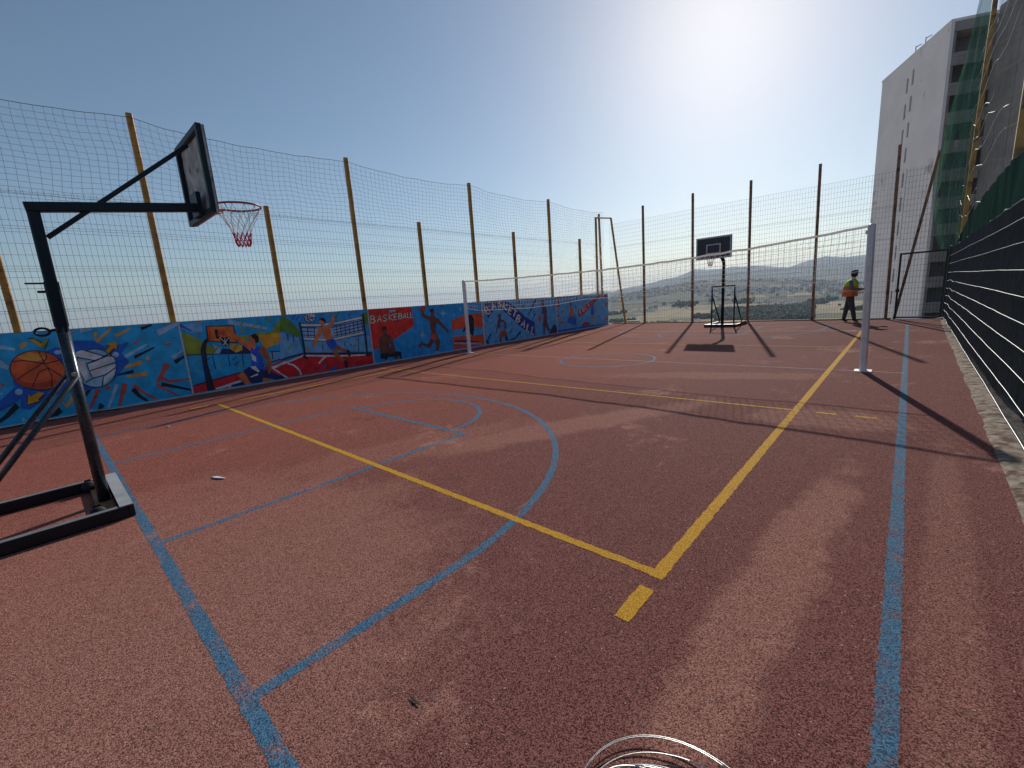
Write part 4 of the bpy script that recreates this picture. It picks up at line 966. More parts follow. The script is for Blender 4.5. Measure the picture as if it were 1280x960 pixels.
# tall ochre poles behind the fence, holding the torn green net
M_POSTB = simple('sunlit_ochre_paint', (0.40, 0.23, 0.045), 0.45, var=0.25, scale=4, dirt=((0.12, 0.08, 0.035), 3, 0.52))  # sunlit look put into the ochre colour, with dirt patches over it
for (a, b, w, lab) in (((1.07, 19.6, -0.3), (1.17, 19.6, 10.2), 0.11, 'thick tall ochre pole rising through the torn green net'), ((1.07, 20.7, -0.3), (1.11, 20.7, 6.2), 0.10, 'shorter slim ochre pole beside the thick pole in the net'), ((1.00, 9.95, -0.3), (1.06, 9.95, 9.0), 0.11, 'bright ochre pole rising alone behind the long dark cloth')):
    pl = thing('fence_pole', lab, 'pole', (a[0], a[1], a[2]))
    part(MB().beam(a, b, w, w, 0.014), 'shaft', M_POSTB, pl)
    part(MB().box(b[0] - w / 2 - .012, b[0] + w / 2 + .012, b[1] - w / 2 - .012, b[1] + w / 2 + .012, b[2], b[2] + .02), 'cap_plate', M_POSTB, pl)
EDGE = [(2.3, 0.72), (2.9, 0.50), (3.6, 0.40), (4.8, 0.36), (6.0, 0.50), (7.5, 0.66), (9.0, 0.83), (10.0, 0.92), (11, 0.98)]
mb = MB(); ny, nz = 60, 70
for i in range(ny + 1):
    u = i / ny
    for k in range(nz + 1):
        z = 2.3 + 8.2 * k / nz; xe = interp(EDGE, z)
        fold = 0.05 * sin(u * 16 + z * 0.8) + 0.06 * noise.fractal(Vector((u * 3, z * 0.8, 3)), 1, 2, 3)
        x = xe + (1.02 + 0.012 * z - xe) * u + fold * 0.5; y = 21.75 - 2.0 * u * u + fold
        mb.v.append((x - 0.9, y - 21, z))
w = nz + 1
for i in range(ny):
    for k in range(nz):
        if noise.fractal(Vector((i * 0.12, k * 0.16, 7)), 1, 2, 3) > 0.62: continue
        a = i * w + k; mb.f.append((a, a + w, a + w + 1, a + 1)); mb.mi.append(0)
gn_ = mb.build('green_net', M_GNET, smooth=True); gn_.location = (0.9, 21, 0)
tag(gn_, 'tall torn green net hanging in folds beside the gate corner', 'net')
# thin grey net between the tall poles
mb = MB(); ny, nz = 70, 40
for i in range(ny + 1):
    y = 19.55 - 9.55 * i / ny
    for k in range(nz + 1):
        z = 2.5 + 7.4 * k / nz
        mb.v.append((1.24 + 0.05 * noise.fractal(Vector((y * 0.8, z * 0.6, 3)), 1, 2, 3) - 1.2, y - 15, z + 0.10 * sin((y - 9.95) / 9.6 * pi) * -(k / nz)))
w = nz + 1
for i in range(ny):
    for k in range(nz): a = i * w + k; mb.f.append((a, a + w, a + w + 1, a + 1)); mb.mi.append(0)
o = mb.build('grey_net', netcloth('thin_grey_net', (0.10, 0.115, 0.105), (0.18, 0.19, 0.18), 0.33, 60, 9, 0.3), smooth=True); o.location = (1.2, 15, 0)
tag(o, 'thin see-through grey net stretched between the tall poles before the tower', 'net')
# pale guy wires sagging across the tall poles
for k in range(11):
    z = 2.75 + 0.52 * k; rr = random.Random(k); pts = []
    y0 = 21.2; y1 = rr.uniform(11, 17)
    for i in range(26):
        u = i / 25; y = y0 + (y1 - y0) * u
        pts.append((1.0 + 0.06 * u + 0.008 * z, y, z + 0.20 * sin(u * pi * 4 + k) * (0.6 + u * .4) * 0.6 - 0.25 * u + 0.05 * noise.noise(Vector((y, k, 0)))))
    o = MB().tube([Vector(q) - Vector((1, 15, z)) for q in pts], 0.0036, 4).build('guy_wire', M_GALV, smooth=True); o.location = (1, 15, z)
    tag(o, 'thin pale wire sagging between the tall poles above the green cloth', 'wire', 'wires between the tall poles')

# ================================================================== VOLLEYBALL NET
M_WPOLE = simple('grey_white_pole_paint', (0.85, 0.83, 0.82), 0.45, var=0.1, dirt=((0.25, 0.22, 0.2), 6, 0.66))
M_TAPE = netcloth('white_tape', (0.80, 0.79, 0.76), (0.74, 0.73, 0.70), 1.0, tl=0.5)
M_CORD = netcloth('white_cord', (0.82, 0.80, 0.77), (0.76, 0.74, 0.71), 1.0, tl=0.5)
NY = 9.57
for (x, h, lab) in ((-0.48, 2.47, 'white volleyball net pole beside the blue sideline near the dark fence'), (-10.68, 2.37, 'white volleyball net pole standing in front of the mural wall')):
    po = thing('net_pole', lab, 'pole', (x, NY, 0), 'volleyball net poles')
    ln = 0.05 if x > -5 else 0
    part(MB().beam((x, NY, 0.006), (x - ln, NY, h - .05), 0.105, 0.105, 0.022), 'shaft', M_WPOLE, po)
    part(MB().lathe([(.056, 0), (.05, .03), (.022, .052), (0.0, .055)], (x - ln, NY, h - .05), 12), 'rounded_cap', M_WPOLE, po, True)
    part(MB().box(x - .12, x + .12, NY - .12, NY + .12, 0.004, 0.016), 'base_plate', M_WPOLE, po)
    part(MB().box(x - .075 - ln, x - .05 - ln, NY - .03, NY + .03, h - .16, h - .10) if x > -5 else MB().box(x + .05, x + .075, NY - .03, NY + .03, h - .16, h - .10), 'net_hook', M_WPOLE, po)
TOP = [(-10.62, 2.33), (-10.0, 2.30), (-8.26, 2.25), (-5.77, 2.21), (-4.55, 2.22), (-3.41, 2.25), (-2.33, 2.30), (-1.24, 2.38), (-0.56, 2.44)]
BOT = [(-10.62, 1.46), (-10.0, 1.38), (-8.0, 1.38), (-7.0, 1.44), (-6.1, 1.53), (-4.5, 1.54), (-3.4, 1.60), (-2.2, 1.60), (-1.2, 1.57), (-0.56, 1.62)]
vn = thing('volleyball_net', 'slack white volleyball net stretched between two white poles', 'net', (-5.6, NY, 0))
def vnet(x, v):
    t_, b_ = interp(TOP, x), interp(BOT, x)
    return (x + 0.02 * noise.noise(Vector((x * 3, v * 3, 1))), NY + 0.05 * noise.noise(Vector((x * 1.3, v * 1.5, 5))), b_ + (t_ - b_) * v + 0.012 * noise.noise(Vector((x * 4, v * 4, 2))))
xsn = [-10.62 + (10.06) * i / 100 for i in range(101)]
def ribbon(v0, v1, dz0, dz1, name):
    mb = MB()
    for i, x in enumerate(xsn):
        a = vnet(x, v0); 
        for sgn in (-1, 1):
            mb.v += [(a[0], NY + (a[1] - NY) + sgn * .006, a[2] + dz0), (a[0], a[1] + sgn * .006, a[2] + dz1)]
        if i:
            k = 4 * i; q = k - 4
            for f in ((q, k, k + 1, q + 1), (q + 2, q + 3, k + 3, k + 2), (q + 1, k + 1, k + 3, q + 3), (q, q + 2, k + 2, k)): mb.f.append(f); mb.mi.append(0)
    return part(mb, name, M_TAPE, vn)
ribbon(1, 1, -0.024, 0.016, 'top_tape'); ribbon(0, 0, -0.006, 0.006, 'bottom_tape')
mb = MB()
for x in xsn:
    for j in range(8): mb.wire(vnet(x, j / 8), vnet(x, (j + 1) / 8), 0.0034)
for j in range(1, 8):
    for x, x2 in zip(xsn, xsn[1:]): mb.wire(vnet(x, j / 8), vnet(x2, j / 8), 0.0034)
part(mb, 'netting', M_CORD, vn)
for v in (1, 0): part(MB().tube([(-0.53 if v else -0.5, NY, 2.40 if v else 1.62), (-0.56, NY, 2.44 if v else 1.62)], .006, 5), 'tie_cord', M_CORD, vn); part(MB().tube([(-10.68, NY, 2.33 if v else 1.46), (-10.62, NY, 2.33 if v else 1.46)], .006, 5), 'tie_cord', M_CORD, vn)

# ================================================================== BASKETBALL STANDS
M_NAVY = simple('dark_blue_steel', (0.009, 0.017, 0.028), 0.42, var=0.2, spec=0.3, bstr=0.08)
M_PIPE = simple('worn_steel_tube', (0.045, 0.055, 0.07), 0.28, metal=0.5, var=0.3)
M_GREYP = simple('grey_plate_paint', (0.33, 0.34, 0.35), 0.5, var=0.15, dirt=((0.12, 0.08, 0.06), 9, 0.6))
M_PLY = simple('weathered_board_back', (0.46, 0.45, 0.42), 0.75, var=0.35, scale=7, dirt=((0.09, 0.075, 0.06), 5, 0.56))
M_BFACE = simple('dark_board_face', (0.030, 0.030, 0.045), 0.4)
M_BWHITE = simple('board_marking', (0.55, 0.53, 0.52), 0.55)
M_RIM = simple('rim_red', (0.26, 0.03, 0.025), 0.4)
M_NETW = simple('hoop_net_white', (0.72, 0.70, 0.67), 0.8)
M_NETR = simple('hoop_net_red', (0.55, 0.02, 0.06), 0.8)
M_RUB = simple('black_rubber', (0.012, 0.012, 0.013), 0.7)
M_RUSTY = simple('rusty_plate', (0.30, 0.14, 0.06), 0.8, var=0.3, scale=12)
M_PLANK = simple('bare_plank', (0.40, 0.25, 0.13), 0.8, var=0.3, scale=14)
def board(T, yb, s_, zb, zt, hw, cx, net_top=2.83):
    """backboard at y = yb facing s_ (+1: +y), with frame, rim and net"""
    Y = lambda d: yb + s_ * d
    mb = MB(); y0, y1 = sorted((Y(-0.006), Y(0.012)))
    mb.box(cx - hw, cx + hw, y0, y1, zb, zt)
    bd = part(mb, 'backboard', [M_PLY if s_ > 0 else M_BFACE], T)
    y0, y1 = sorted((Y(-0.05), Y(-0.008)))
    for (a, b, c, d) in ((cx - hw - .004, cx - hw + .045, zb - .004, zt + .004), (cx + hw - .045, cx + hw + .004, zb - .004, zt + .004), (cx - hw + .046, cx + hw - .046, zb - .004, zb + .045), (cx - hw + .046, cx + hw - .046, zt - .045, zt + .004)):
        part(MB().box(a, b, y0, y1, c, d), 'frame_bar', M_NAVY, bd)
    if True:                                  # painted front: face sheet, border and shooter's square
        y0, y1 = sorted((Y(0.013), Y(0.017)))
        part(MB().box(cx - hw + .002, cx + hw - .002, y0, y1, zb + .002, zt - .002), 'face_sheet', M_BFACE, bd)
        y0, y1 = sorted((Y(0.0172), Y(0.0205))); e = .05
        for (a, b, c, d) in ((cx - hw, cx - hw + e, zb, zt), (cx + hw - e, cx + hw, zb, zt), (cx - hw + e + .001, cx + hw - e - .001, zb, zb + e), (cx - hw + e + .001, cx + hw - e - .001, zt - e, zt)):
            part(MB().box(a, b, y0, y1, c, d), 'border_stripe', M_BWHITE, bd)
        q = .26; z0, z1 = zb + .17, zb + .53; e = .045
        for (a, b, c, d) in ((cx - q, cx - q + e, z0, z1), (cx + q - e, cx + q, z0, z1), (cx - q + e + .001, cx + q - e - .001, z0, z0 + e), (cx - q + e + .001, cx + q - e - .001, z1 - e, z1)):
            part(MB().box(a, b, y0, y1, c, d), 'target_stripe', M_BWHITE, bd)
    # rim
    rc = Y(0.10 + 0.225); zr = net_top
    part(MB().tube([(cx + .225 * cos(a), rc + .225 * sin(a), zr) for a in [2 * pi * i / 28 for i in range(28)]], 0.011, 7, closed=True), 'rim', M_RIM, T, True)
    rb = MB(); rb.box(cx - .09, cx + .09, *sorted((Y(.021), Y(.03))), zr - .13, zr + .03); part(rb, 'rim_plate', M_RIM, T)
    for dx in (-.07, .07):
        part(MB().tube([(cx + dx, Y(.03), zr), (cx + dx * 1.1, Y(.115), zr)], .009, 6), 'rim_arm', M_RIM, T)
        part(MB().tube([(cx + dx, Y(.03), zr - .11), (cx + dx * 1.4, Y(.20), zr - .06), (cx + dx * 1.75, Y(.17), zr - .005)], .006, 6), 'rim_stay', M_RIM, T)
    # net: diamonds tapering down, white above, red below
    lev = [(0, .222), (.11, .165), (.20, .115), (.27, .09), (.32, .08), (.37, .075), (.41, .06)]
    wn_ = MB(); rn_ = MB(); n = 12
    for i in range(n):
        for k in range(len(lev) - 1):
            (d0, r0), (d1, r1) = lev[k], lev[k + 1]
            for sg in (-1, 1):
                a0 = 2 * pi * (i + (k % 2) * .5) / n; a1 = a0 + sg * pi / n
                tgt = wn_ if k < 3 else rn_
                tgt.wire((cx + r0 * cos(a0), rc + r0 * sin(a0), zr - d0 - .01), (cx + r1 * cos(a1), rc + r1 * sin(a1), zr - d1 - .01), .0034 if k < 3 else .0055)
    hn = part(wn_, 'hoop_net', M_NETW, T); part(rn_, 'red_net_hem', M_NETR, hn)
    return bd
# ---- near stand
M_PALETOP = simple('pale_steel', (0.16, 0.165, 0.17), 0.6)
cx = -5.47
st_ = thing('basketball_stand', 'dark blue portable basketball stand on the near blue baseline in front of the mural', 'basketball hoop', (cx, 0.1, 0), 'portable basketball stands')
for x in (-4.885, -6.055):
    rl = part(MB().beam((x, 0.26, 0.055), (x, -1.75, 0.055), 0.07, 0.10, 0.006), 'base_rail', M_NAVY, st_)
    part(MB().box(x - .03, x + .03, -1.74, 0.205, 0.1052, 0.1075), 'pale_top', M_PALETOP, rl)  # paler strip along the top of each base rail
part(MB().box(-6.09, -4.85, 0.265, 0.30, 0.006, 0.106), 'front_bar', M_NAVY, st_)
part(MB().box(-6.088, -4.852, 0.21, 0.298, 0.1065, 0.116), 'front_plate', M_GREYP, st_)
part(MB().beam((-6.02, -0.75, 0.05), (-4.92, -0.75, 0.05), 0.16, 0.09, 0.006), 'cross_bar', M_NAVY, st_)
part(MB().beam((-6.02, -1.7, 0.055), (-4.92, -1.7, 0.055), 0.08, 0.09, 0.006), 'cross_bar', M_NAVY, st_)
part(MB().box(-6.01, -4.93, 0.08, 0.205, 0.012, 0.03), 'foot_plate', M_RUSTY, st_)
for x in (-5.98, -5.02):
    wh = part(MB().lathe([(0.0, -.022), (.05, -.02), (.058, 0), (.05, .02), (0.0, .022)], (x, 0.08, 0.064), 14, 'X'), 'castor_wheel', M_RUB, st_, True)
    part(MB().box(x - .034, x - .026, .055, .105, .06, .13), 'castor_fork', M_NAVY, wh)
part(MB().tube([(cx, 0.15, 0.03), (cx, 0.17, 1.72)], 0.043, 14), 'lower_upright', M_PIPE, st_, True)
part(MB().beam((cx, 0.17, 1.62), (cx, 0.18, 2.61), 0.08, 0.08, 0.01), 'upper_upright', M_NAVY, st_)
part(MB().beam((cx, 0.17, 1.66), (cx, 0.175, 2.04), 0.094, 0.094, 0.012), 'sleeve', M_NAVY, st_)
part(MB().beam((cx, 0.136, 2.645), (cx, 1.33, 2.765), 0.085, 0.078, 0.01), 'arm', M_NAVY, st_)
part(MB().beam((cx, 0.225, 2.41), (cx, 1.37, 3.36), 0.036, 0.036, 0.006), 'diagonal_strut', M_NAVY, st_)
part(MB().box(cx - .12, cx + .12, 1.33, 1.37, 2.68, 2.90), 'arm_bracket', M_NAVY, st_)
for bx, p0, p1 in ((-5.55, (0.13, 1.235), (-0.793, 0.095)), (-5.38, (0.18, 1.22), (-0.72, 0.095))): part(MB().tube([(bx, *p0), (bx, *p1)], 0.022, 10), 'rear_brace', M_PIPE, st_, True)
part(MB().tube([(cx - .10, .165, 1.24), (cx + .11, .165, 1.24)], .018, 8), 'brace_bolt', M_GREYP, st_)
ring = MB().tube([(cx - .02, 0.045 + .045 * cos(a), 1.625 + .032 * sin(a)) for a in [2 * pi * i / 18 for i in range(18)]], .010, 6, closed=True); part(ring, 'winch_ring', M_NAVY, st_, True)
part(MB().tube([(cx - .02, .09, 1.63), (cx - .02, .15, 1.64)], .014, 6), 'winch_axle', M_NAVY, st_)
part(MB().tube([(cx, .135, 2.03), (cx, .02, 2.03)], .008, 6), 'locking_pin', M_NAVY, st_)
part(MB().tube([(cx, .135, 1.96), (cx, .08, 1.96)], .012, 6), 'locking_pin', M_NAVY, st_)
board(st_, 1.42, 1, 2.665, 3.455, 0.445, cx - .06, 2.83)
# ---- far stand
cx = -5.56; yu = 18.95
fs_ = thing('basketball_stand', 'dark portable basketball stand with grey marked backboard under the valley fence', 'basketball hoop', (cx, 19.3, 0), 'portable basketball stands')
for x in (-6.12, -5.0): part(MB().beam((x, 18.62, 0.055), (x, 20.3, 0.055), 0.07, 0.10, 0.006), 'base_rail', M_NAVY, fs_)
part(MB().box(-6.15, -4.97, 18.55, 18.585, 0.006, 0.106), 'front_bar', M_NAVY, fs_)
part(MB().box(-6.148, -4.972, 18.552, 18.72, 0.1065, 0.118), 'front_plate', M_GREYP, fs_)
part(MB().beam((-6.08, yu, 0.055), (-5.04, yu, 0.055), 0.09, 0.09, 0.006), 'cross_bar', M_NAVY, fs_)
part(MB().box(-5.9, -4.95, 19.6, 20.1, 0.107, 0.15), 'ballast_plank', M_PLANK, fs_)
part(MB().tube([(cx, yu, 0.10), (cx, yu, 2.45), (cx, yu - .05, 2.62), (cx, yu - .16, 2.74), (cx, yu - .30, 2.78)], 0.056, 12), 'upright', M_NAVY, fs_, True)
part(MB().beam((cx, yu - .25, 2.78), (cx, 17.72, 2.80), 0.09, 0.09, 0.01), 'arm', M_NAVY, fs_)
part(MB().beam((cx, yu - .05, 2.5), (cx, 17.70, 3.3), 0.045, 0.045, 0.006), 'diagonal_strut', M_NAVY, fs_)
for dx in (-.44, .42):
    part(MB().beam((cx + dx, yu + .06, 0.10), (cx + dx, yu + .06, 1.60), 0.05, 0.05, 0.006), 'portal_leg', M_NAVY, fs_)
    part(MB().beam((cx + dx, yu + .09, 1.25), (cx + dx + .06, 19.95, 0.10), 0.04, 0.04, 0.005), 'rear_brace', M_NAVY, fs_)
part(MB().beam((cx - .47, yu + .06, 1.62), (cx + .45, yu + .06, 1.62), 0.05, 0.05, 0.006), 'portal_bar', M_NAVY, fs_)
board(fs_, 17.66, -1, 2.67, 3.46, 0.63, cx, 2.80)

# ================================================================== WHITE BUILDING
HB = 26.0
P1 = Vector((-0.189 * HB, 3.255 * HB)); P2 = Vector((0.0457 * HB, 2.757 * HB))
d1 = (P2 - P1).normalized(); d2 = Vector((-d1.y, d1.x))          # d2 runs to the right along the loggia face
if d2.x < 0: d2 = -d2
Lg = (P2 - P1).length
ZB, ZT = -7.0, 1.62 + HB
M_WALLW = simple('white_render', (0.90, 0.83, 0.81), 0.85, var=0.06, scale=0.25, bstr=0.1, dirt=((0.52, 0.48, 0.46), 0.35, 0.6))
M_SLAB = simple('bare_slab_concrete', (0.34, 0.30, 0.285), 0.9, var=0.15, scale=0.6)
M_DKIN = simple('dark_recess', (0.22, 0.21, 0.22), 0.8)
M_GLASS = simple('slit_glass', (0.05, 0.055, 0.065), 0.15, var=0.05, bstr=0.0)
bl = thing('tower_block', 'tall white unfinished tower block with slit windows and open dark floors', 'building', (P2.x, P2.y, ZB))
def obox(o, da, db, a0, a1, b0, b1, z0, z1, mb=None):
    mb = mb or MB()
    c = [o + da * a + db * b for a, b in ((a0, b0), (a1, b0), (a1, b1), (a0, b1))]
    if (c[1] - c[0]).x * (c[3] - c[0]).y - (c[1] - c[0]).y * (c[3] - c[0]).x < 0: c = [c[0], c[3], c[2], c[1]]
    return mb.add([(q.x, q.y, z0) for q in c] + [(q.x, q.y, z1) for q in c], [(0, 3, 2, 1), (4, 5, 6, 7), (0, 1, 5, 4), (1, 2, 6, 5), (2, 3, 7, 6), (3, 0, 4, 7)])
# gable wall with slit openings: built from strips round the two columns of slits (a: along the wall from P1)
ST = 2.95
slits = [(0.44 * Lg, 0.44 * Lg + 0.42), (0.52 * Lg, 0.52 * Lg + 0.42)]
cuts = [0, slits[0][0], slits[0][1], slits[1][0], slits[1][1], Lg]
gm = MB()
for a0, a1 in ((0, slits[0][0]), (slits[0][1], slits[1][0]), (slits[1][1], Lg)): obox(P1, d1, d2, a0, a1, 0, 0.3, ZB, ZT, gm)
win = []
for c, (a0, a1) in enumerate(slits):
    z = ZB; k = 0
    while True:
        zw = ZT - 3.6 - ST * k + (0.25 if c else -0.25)
        if zw < -5: break
        win.append((a0, a1, zw, zw + 1.75)); k += 1
    zs = sorted(w_[2:] for w_ in win if w_[0] == a0); lo = ZB
    for z0, z1 in zs: obox(P1, d1, d2, a0, a1, 0.0, 0.3, lo, z0, gm); lo = z1
    obox(P1, d1, d2, a0, a1, 0.0, 0.3, lo, ZT, gm)
part(gm, 'gable_wall', M_WALLW, bl)
for a0, a1, z0, z1 in win: part(obox(P1, d1, d2, a0 + .01, a1 - .01, 0.14, 0.18, z0 + .01, z1 - .01), 'slit_window', M_GLASS, bl)
WD = 3.9            # open floors between the gable and the forward wing
part(obox(P1, d1, d2, 0, 0.3, 0.31, WD + 8, ZB, ZT), 'back_wall', M_WALLW, bl)
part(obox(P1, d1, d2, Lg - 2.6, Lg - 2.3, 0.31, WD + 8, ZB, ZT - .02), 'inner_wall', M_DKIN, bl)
k = 0; z = ZT
while z > ZB + 1:
    part(obox(P1, d1, d2, Lg - 2.29, Lg + (0.02 if k else 0.0), 0.31, WD, z - (0.9 if k == 0 else 0.42), z - (0.0 if k == 0 else 0.02)), 'floor_slab', M_SLAB, bl)
    part(obox(P1, d1, d2, Lg - .14, Lg - .02, 0.31, WD, z - (0.9 if k == 0 else 0.42) - 0.85, z - (0.91 if k == 0 else 0.43)), 'upstand_beam', M_SLAB, bl) if k % 1 == 0 and k > 0 else None
    z -= ST; k += 1
for b in (0.31, 3.3): part(obox(P1, d1, d2, Lg - .42, Lg - .16, b, b + .3, ZB, ZT - .92), 'column', M_SLAB, bl)
part(obox(P1, d1, d2, -.05, Lg + .05, -.05, WD - .02, ZT + .01, ZT + .28), 'parapet', M_WALLW, bl)
for a in (0.46 * Lg, 0.60 * Lg):
    q = P1 + d1 * a + d2 * 0.5
    am = MB().tube([(q.x, q.y, ZT + .28), (q.x, q.y, ZT + 1.3)], .05, 5)
    am.tube([(q.x, q.y, ZT + 1.2), (q.x + .5, q.y, ZT + 1.35)], .05, 5); part(am, 'roof_antenna', M_DKIN, bl)
# forward wing, taller towards the court
M_WING = simple('grey_ribbed_render', (0.30, 0.275, 0.275), 0.9, var=0.22, scale=0.5)
W0 = P1 + d1 * Lg + d2 * (WD + 0.02)
wing = MB(); obox(W0, d1, d2, 0.0, 44, 0, 9, ZB, ZT + 0.6, wing)
wg = part(wing, 'forward_wing', M_WING, bl)
for i in range(44):
    part(obox(W0, d1, d2, i + .42, i + .58, -0.08, -0.003, ZB, ZT + .55), 'wall_rib', M_WING, wg) if i % 2 else None
for k in range(11): part(obox(W0, d1, d2, 0.02, 43.9, -0.055, -0.004, ZT - .4 - ST * k, ZT - .1 - ST * k), 'floor_band', M_SLAB, wg)

# ================================================================== PERSON
def skin_body(name, nodes, edges, parent_mats, root, sub=2):
    me = bpy.data.meshes.new(name); me.from_pydata([n[:3] for n in nodes], edges, [])
    ob = bpy.data.objects.new(name, me); C.objects.link(ob)
    sk = ob.modifiers.new('skin', 'SKIN'); ss = ob.modifiers.new('sub', 'SUBSURF'); ss.levels = sub; ss.render_levels = sub
    lay = me.skin_vertices[0].data
    for i, n in enumerate(nodes): lay[i].radius = (n[3], n[4] if len(n) > 4 else n[3]); lay[i].use_root = (i == root)
    bpy.context.view_layer.update(); dg = bpy.context.evaluated_depsgraph_get()
    nm = bpy.data.meshes.new_from_object(ob.evaluated_get(dg))
    bpy.data.objects.remove(ob); nm.name = name
    return nm
PX, PY = -1.60, 20.45
M_SKIN = simple('skin', (0.17, 0.085, 0.055), 0.55)
M_TROU = simple('grey_trousers', (0.085, 0.075, 0.075), 0.9, var=0.2, scale=10)
M_BOOT = simple('dark_boots', (0.022, 0.02, 0.02), 0.6)
M_SHIRT = simple('grey_shirt', (0.17, 0.165, 0.17), 0.9)
M_HV = simple('high_visibility_yellow', (0.52, 0.66, 0.06), 0.7, bstr=0.1)
M_HO = simple('high_visibility_orange', (0.90, 0.17, 0.03), 0.7, bstr=0.1)
M_REFL = simple('reflective_band', (0.62, 0.62, 0.58), 0.4)
M_CAP = simple('blue_cap', (0.022, 0.035, 0.11), 0.7)
M_PAPER = simple('white_paper', (0.75, 0.75, 0.72), 0.8)
per = thing('person', 'person in blue cap and yellow orange safety vest walking along the valley fence', 'person', (PX, PY, 0))
# x is forward; the figure leans slightly and strides
N = [(0.00, 0, 0.98, .135, .165),            # 0 pelvis
     (0.02, 0, 1.20, .125, .155), (0.04, 0, 1.42, .13, .175), (0.06, 0, 1.54, .07, .08), (0.085, 0, 1.60, .058, .058),   # 1-4 spine, neck
     (0.10, 0, 1.68, .082, .075), (0.115, 0, 1.76, .098, .082), (0.11, 0, 1.835, .07, .065),                       # 5-7 head
     (0.03, .20, 1.47, .062), (0.05, .29, 1.22, .055), (0.29, .22, 1.19, .044), (0.40, .17, 1.22, .032),           # 8-11 far arm
     (0.03, -.20, 1.47, .062), (0.07, -.29, 1.22, .055), (0.31, -.22, 1.17, .044), (0.42, -.15, 1.20, .032),       # 12-15 near arm
     (0.01, .095, 0.90, .12), (-0.07, .10, 0.50, .090), (-0.13, .10, 0.10, .068), (-0.12, .10, .05, .042), (-0.01, .11, .035, .035),   # 16-20
     (0.03, -.095, 0.90, .12), (0.12, -.10, 0.50, .090), (0.20, -.10, 0.10, .068), (0.21, -.10, .05, .042), (0.33, -.11, .035, .035)]  # 21-25
Ed = [(0, 1), (1, 2), (2, 3), (3, 4), (4, 5), (5, 6), (6, 7), (2, 8), (8, 9), (9, 10), (10, 11), (2, 12), (12, 13), (13, 14), (14, 15), (0, 16), (16, 17), (17, 18), (18, 19), (19, 20), (0, 21), (21, 22), (22, 23), (23, 24), (24, 25)]
fing = []
for (hx, hy, hz, sg, root) in ((0.40, .17, 1.22, 1, 11), (0.42, -.15, 1.20, -1, 15)):
    for q in range(4):
        i = len(N); dy = (q - 1.5) * .019; ln = (.060, .070, .066, .052)[q]
        N += [(hx + .050, hy + dy * .9, hz + .012, .0105), (hx + .05 + ln * .6, hy + dy, hz + .018, .0092), (hx + .05 + ln * .85, hy + dy, hz - .012, .008)]
        Ed += [(root, i), (i, i + 1), (i + 1, i + 2)]
    i = len(N); N += [(hx + .022, hy - sg * .032, hz + .02, .011), (hx + .058, hy - sg * .036, hz + .038, .009)]; Ed += [(root, i), (i, i + 1)]
bm_ = skin_body('body', [(n[0], n[1], n[2], *n[3:]) for n in N], Ed, None, 0)
for mt in (M_SKIN, M_TROU, M_BOOT, M_SHIRT): bm_.materials.append(mt)
for f in bm_.polygons:
    c = f.center; f.use_smooth = True
    f.material_index = 2 if c.z < .13 else 1 if c.z < 1.0 else 3 if (c.z < 1.545 and not (c.x > .34)) else 0
body = bpy.data.objects.new('body', bm_); C.objects.link(body); body.parent = per; ORIG[body.name] = Vector((PX, PY, 0))
def shell(name, rings, mat, parent, n=20):
    mb = MB()
    for (x, y, z, rx, ry) in rings:
        for j in range(n): a = 2 * pi * j / n; mb.v.append((PX + x + rx * cos(a), PY + y + ry * sin(a), z))
    for i in range(len(rings) - 1):
        for j in range(n): mb.f.append((i * n + j, i * n + (j + 1) % n, (i + 1) * n + (j + 1) % n, (i + 1) * n + j)); mb.mi.append(0)
    return part(mb, name, mat, parent, True)
shell('vest_skirt', [(0.0, 0, 0.94, .245, .25), (0.0, 0, 1.03, .242, .245), (0.01, 0, 1.13, .235, .24)], M_HO, per)
shell('reflective_band', [(0.01, 0, 1.13, .239, .243), (0.01, 0, 1.16, .237, .241)], M_REFL, per)
shell('vest_band', [(0.01, 0, 1.16, .234, .238), (0.02, 0, 1.31, .226, .236)], M_HO, per)
shell('vest_top', [(0.02, 0, 1.31, .226, .236), (0.03, 0, 1.38, .220, .24), (0.04, 0, 1.47, .185, .225), (0.055, 0, 1.53, .115, .135), (0.07, 0, 1.565, .085, .095)], M_HV, per)
cap = shell('cap', [(0.10, 0, 1.765, .118, .108), (0.10, 0, 1.81, .118, .108), (0.10, 0, 1.86, .10, .092), (0.10, 0, 1.885, .06, .055), (0.10, 0, 1.892, .004, .004)], M_CAP, per)
pk = MB(); pk.v = [(PX + .10 + (.115 + e) * cos(a), PY + (.105 + e * .6) * sin(a), 1.772 - e * .12 + dz) for dz in (0, .012) for e in (0, .085) for a in [R(-62 + 124 * i / 8) for i in range(9)]]
for i in range(8):
    for f in ((i, i + 9, i + 10, i + 1), (i + 18, i + 19, i + 28, i + 27), (i + 9, i + 27, i + 28, i + 10)): pk.f.append(f); pk.mi.append(0)
part(pk, 'cap_peak', M_CAP, cap); shell('cap_band', [(0.10, 0, 1.762, .121, .111), (0.10, 0, 1.782, .121, .111)], M_REFL, cap)
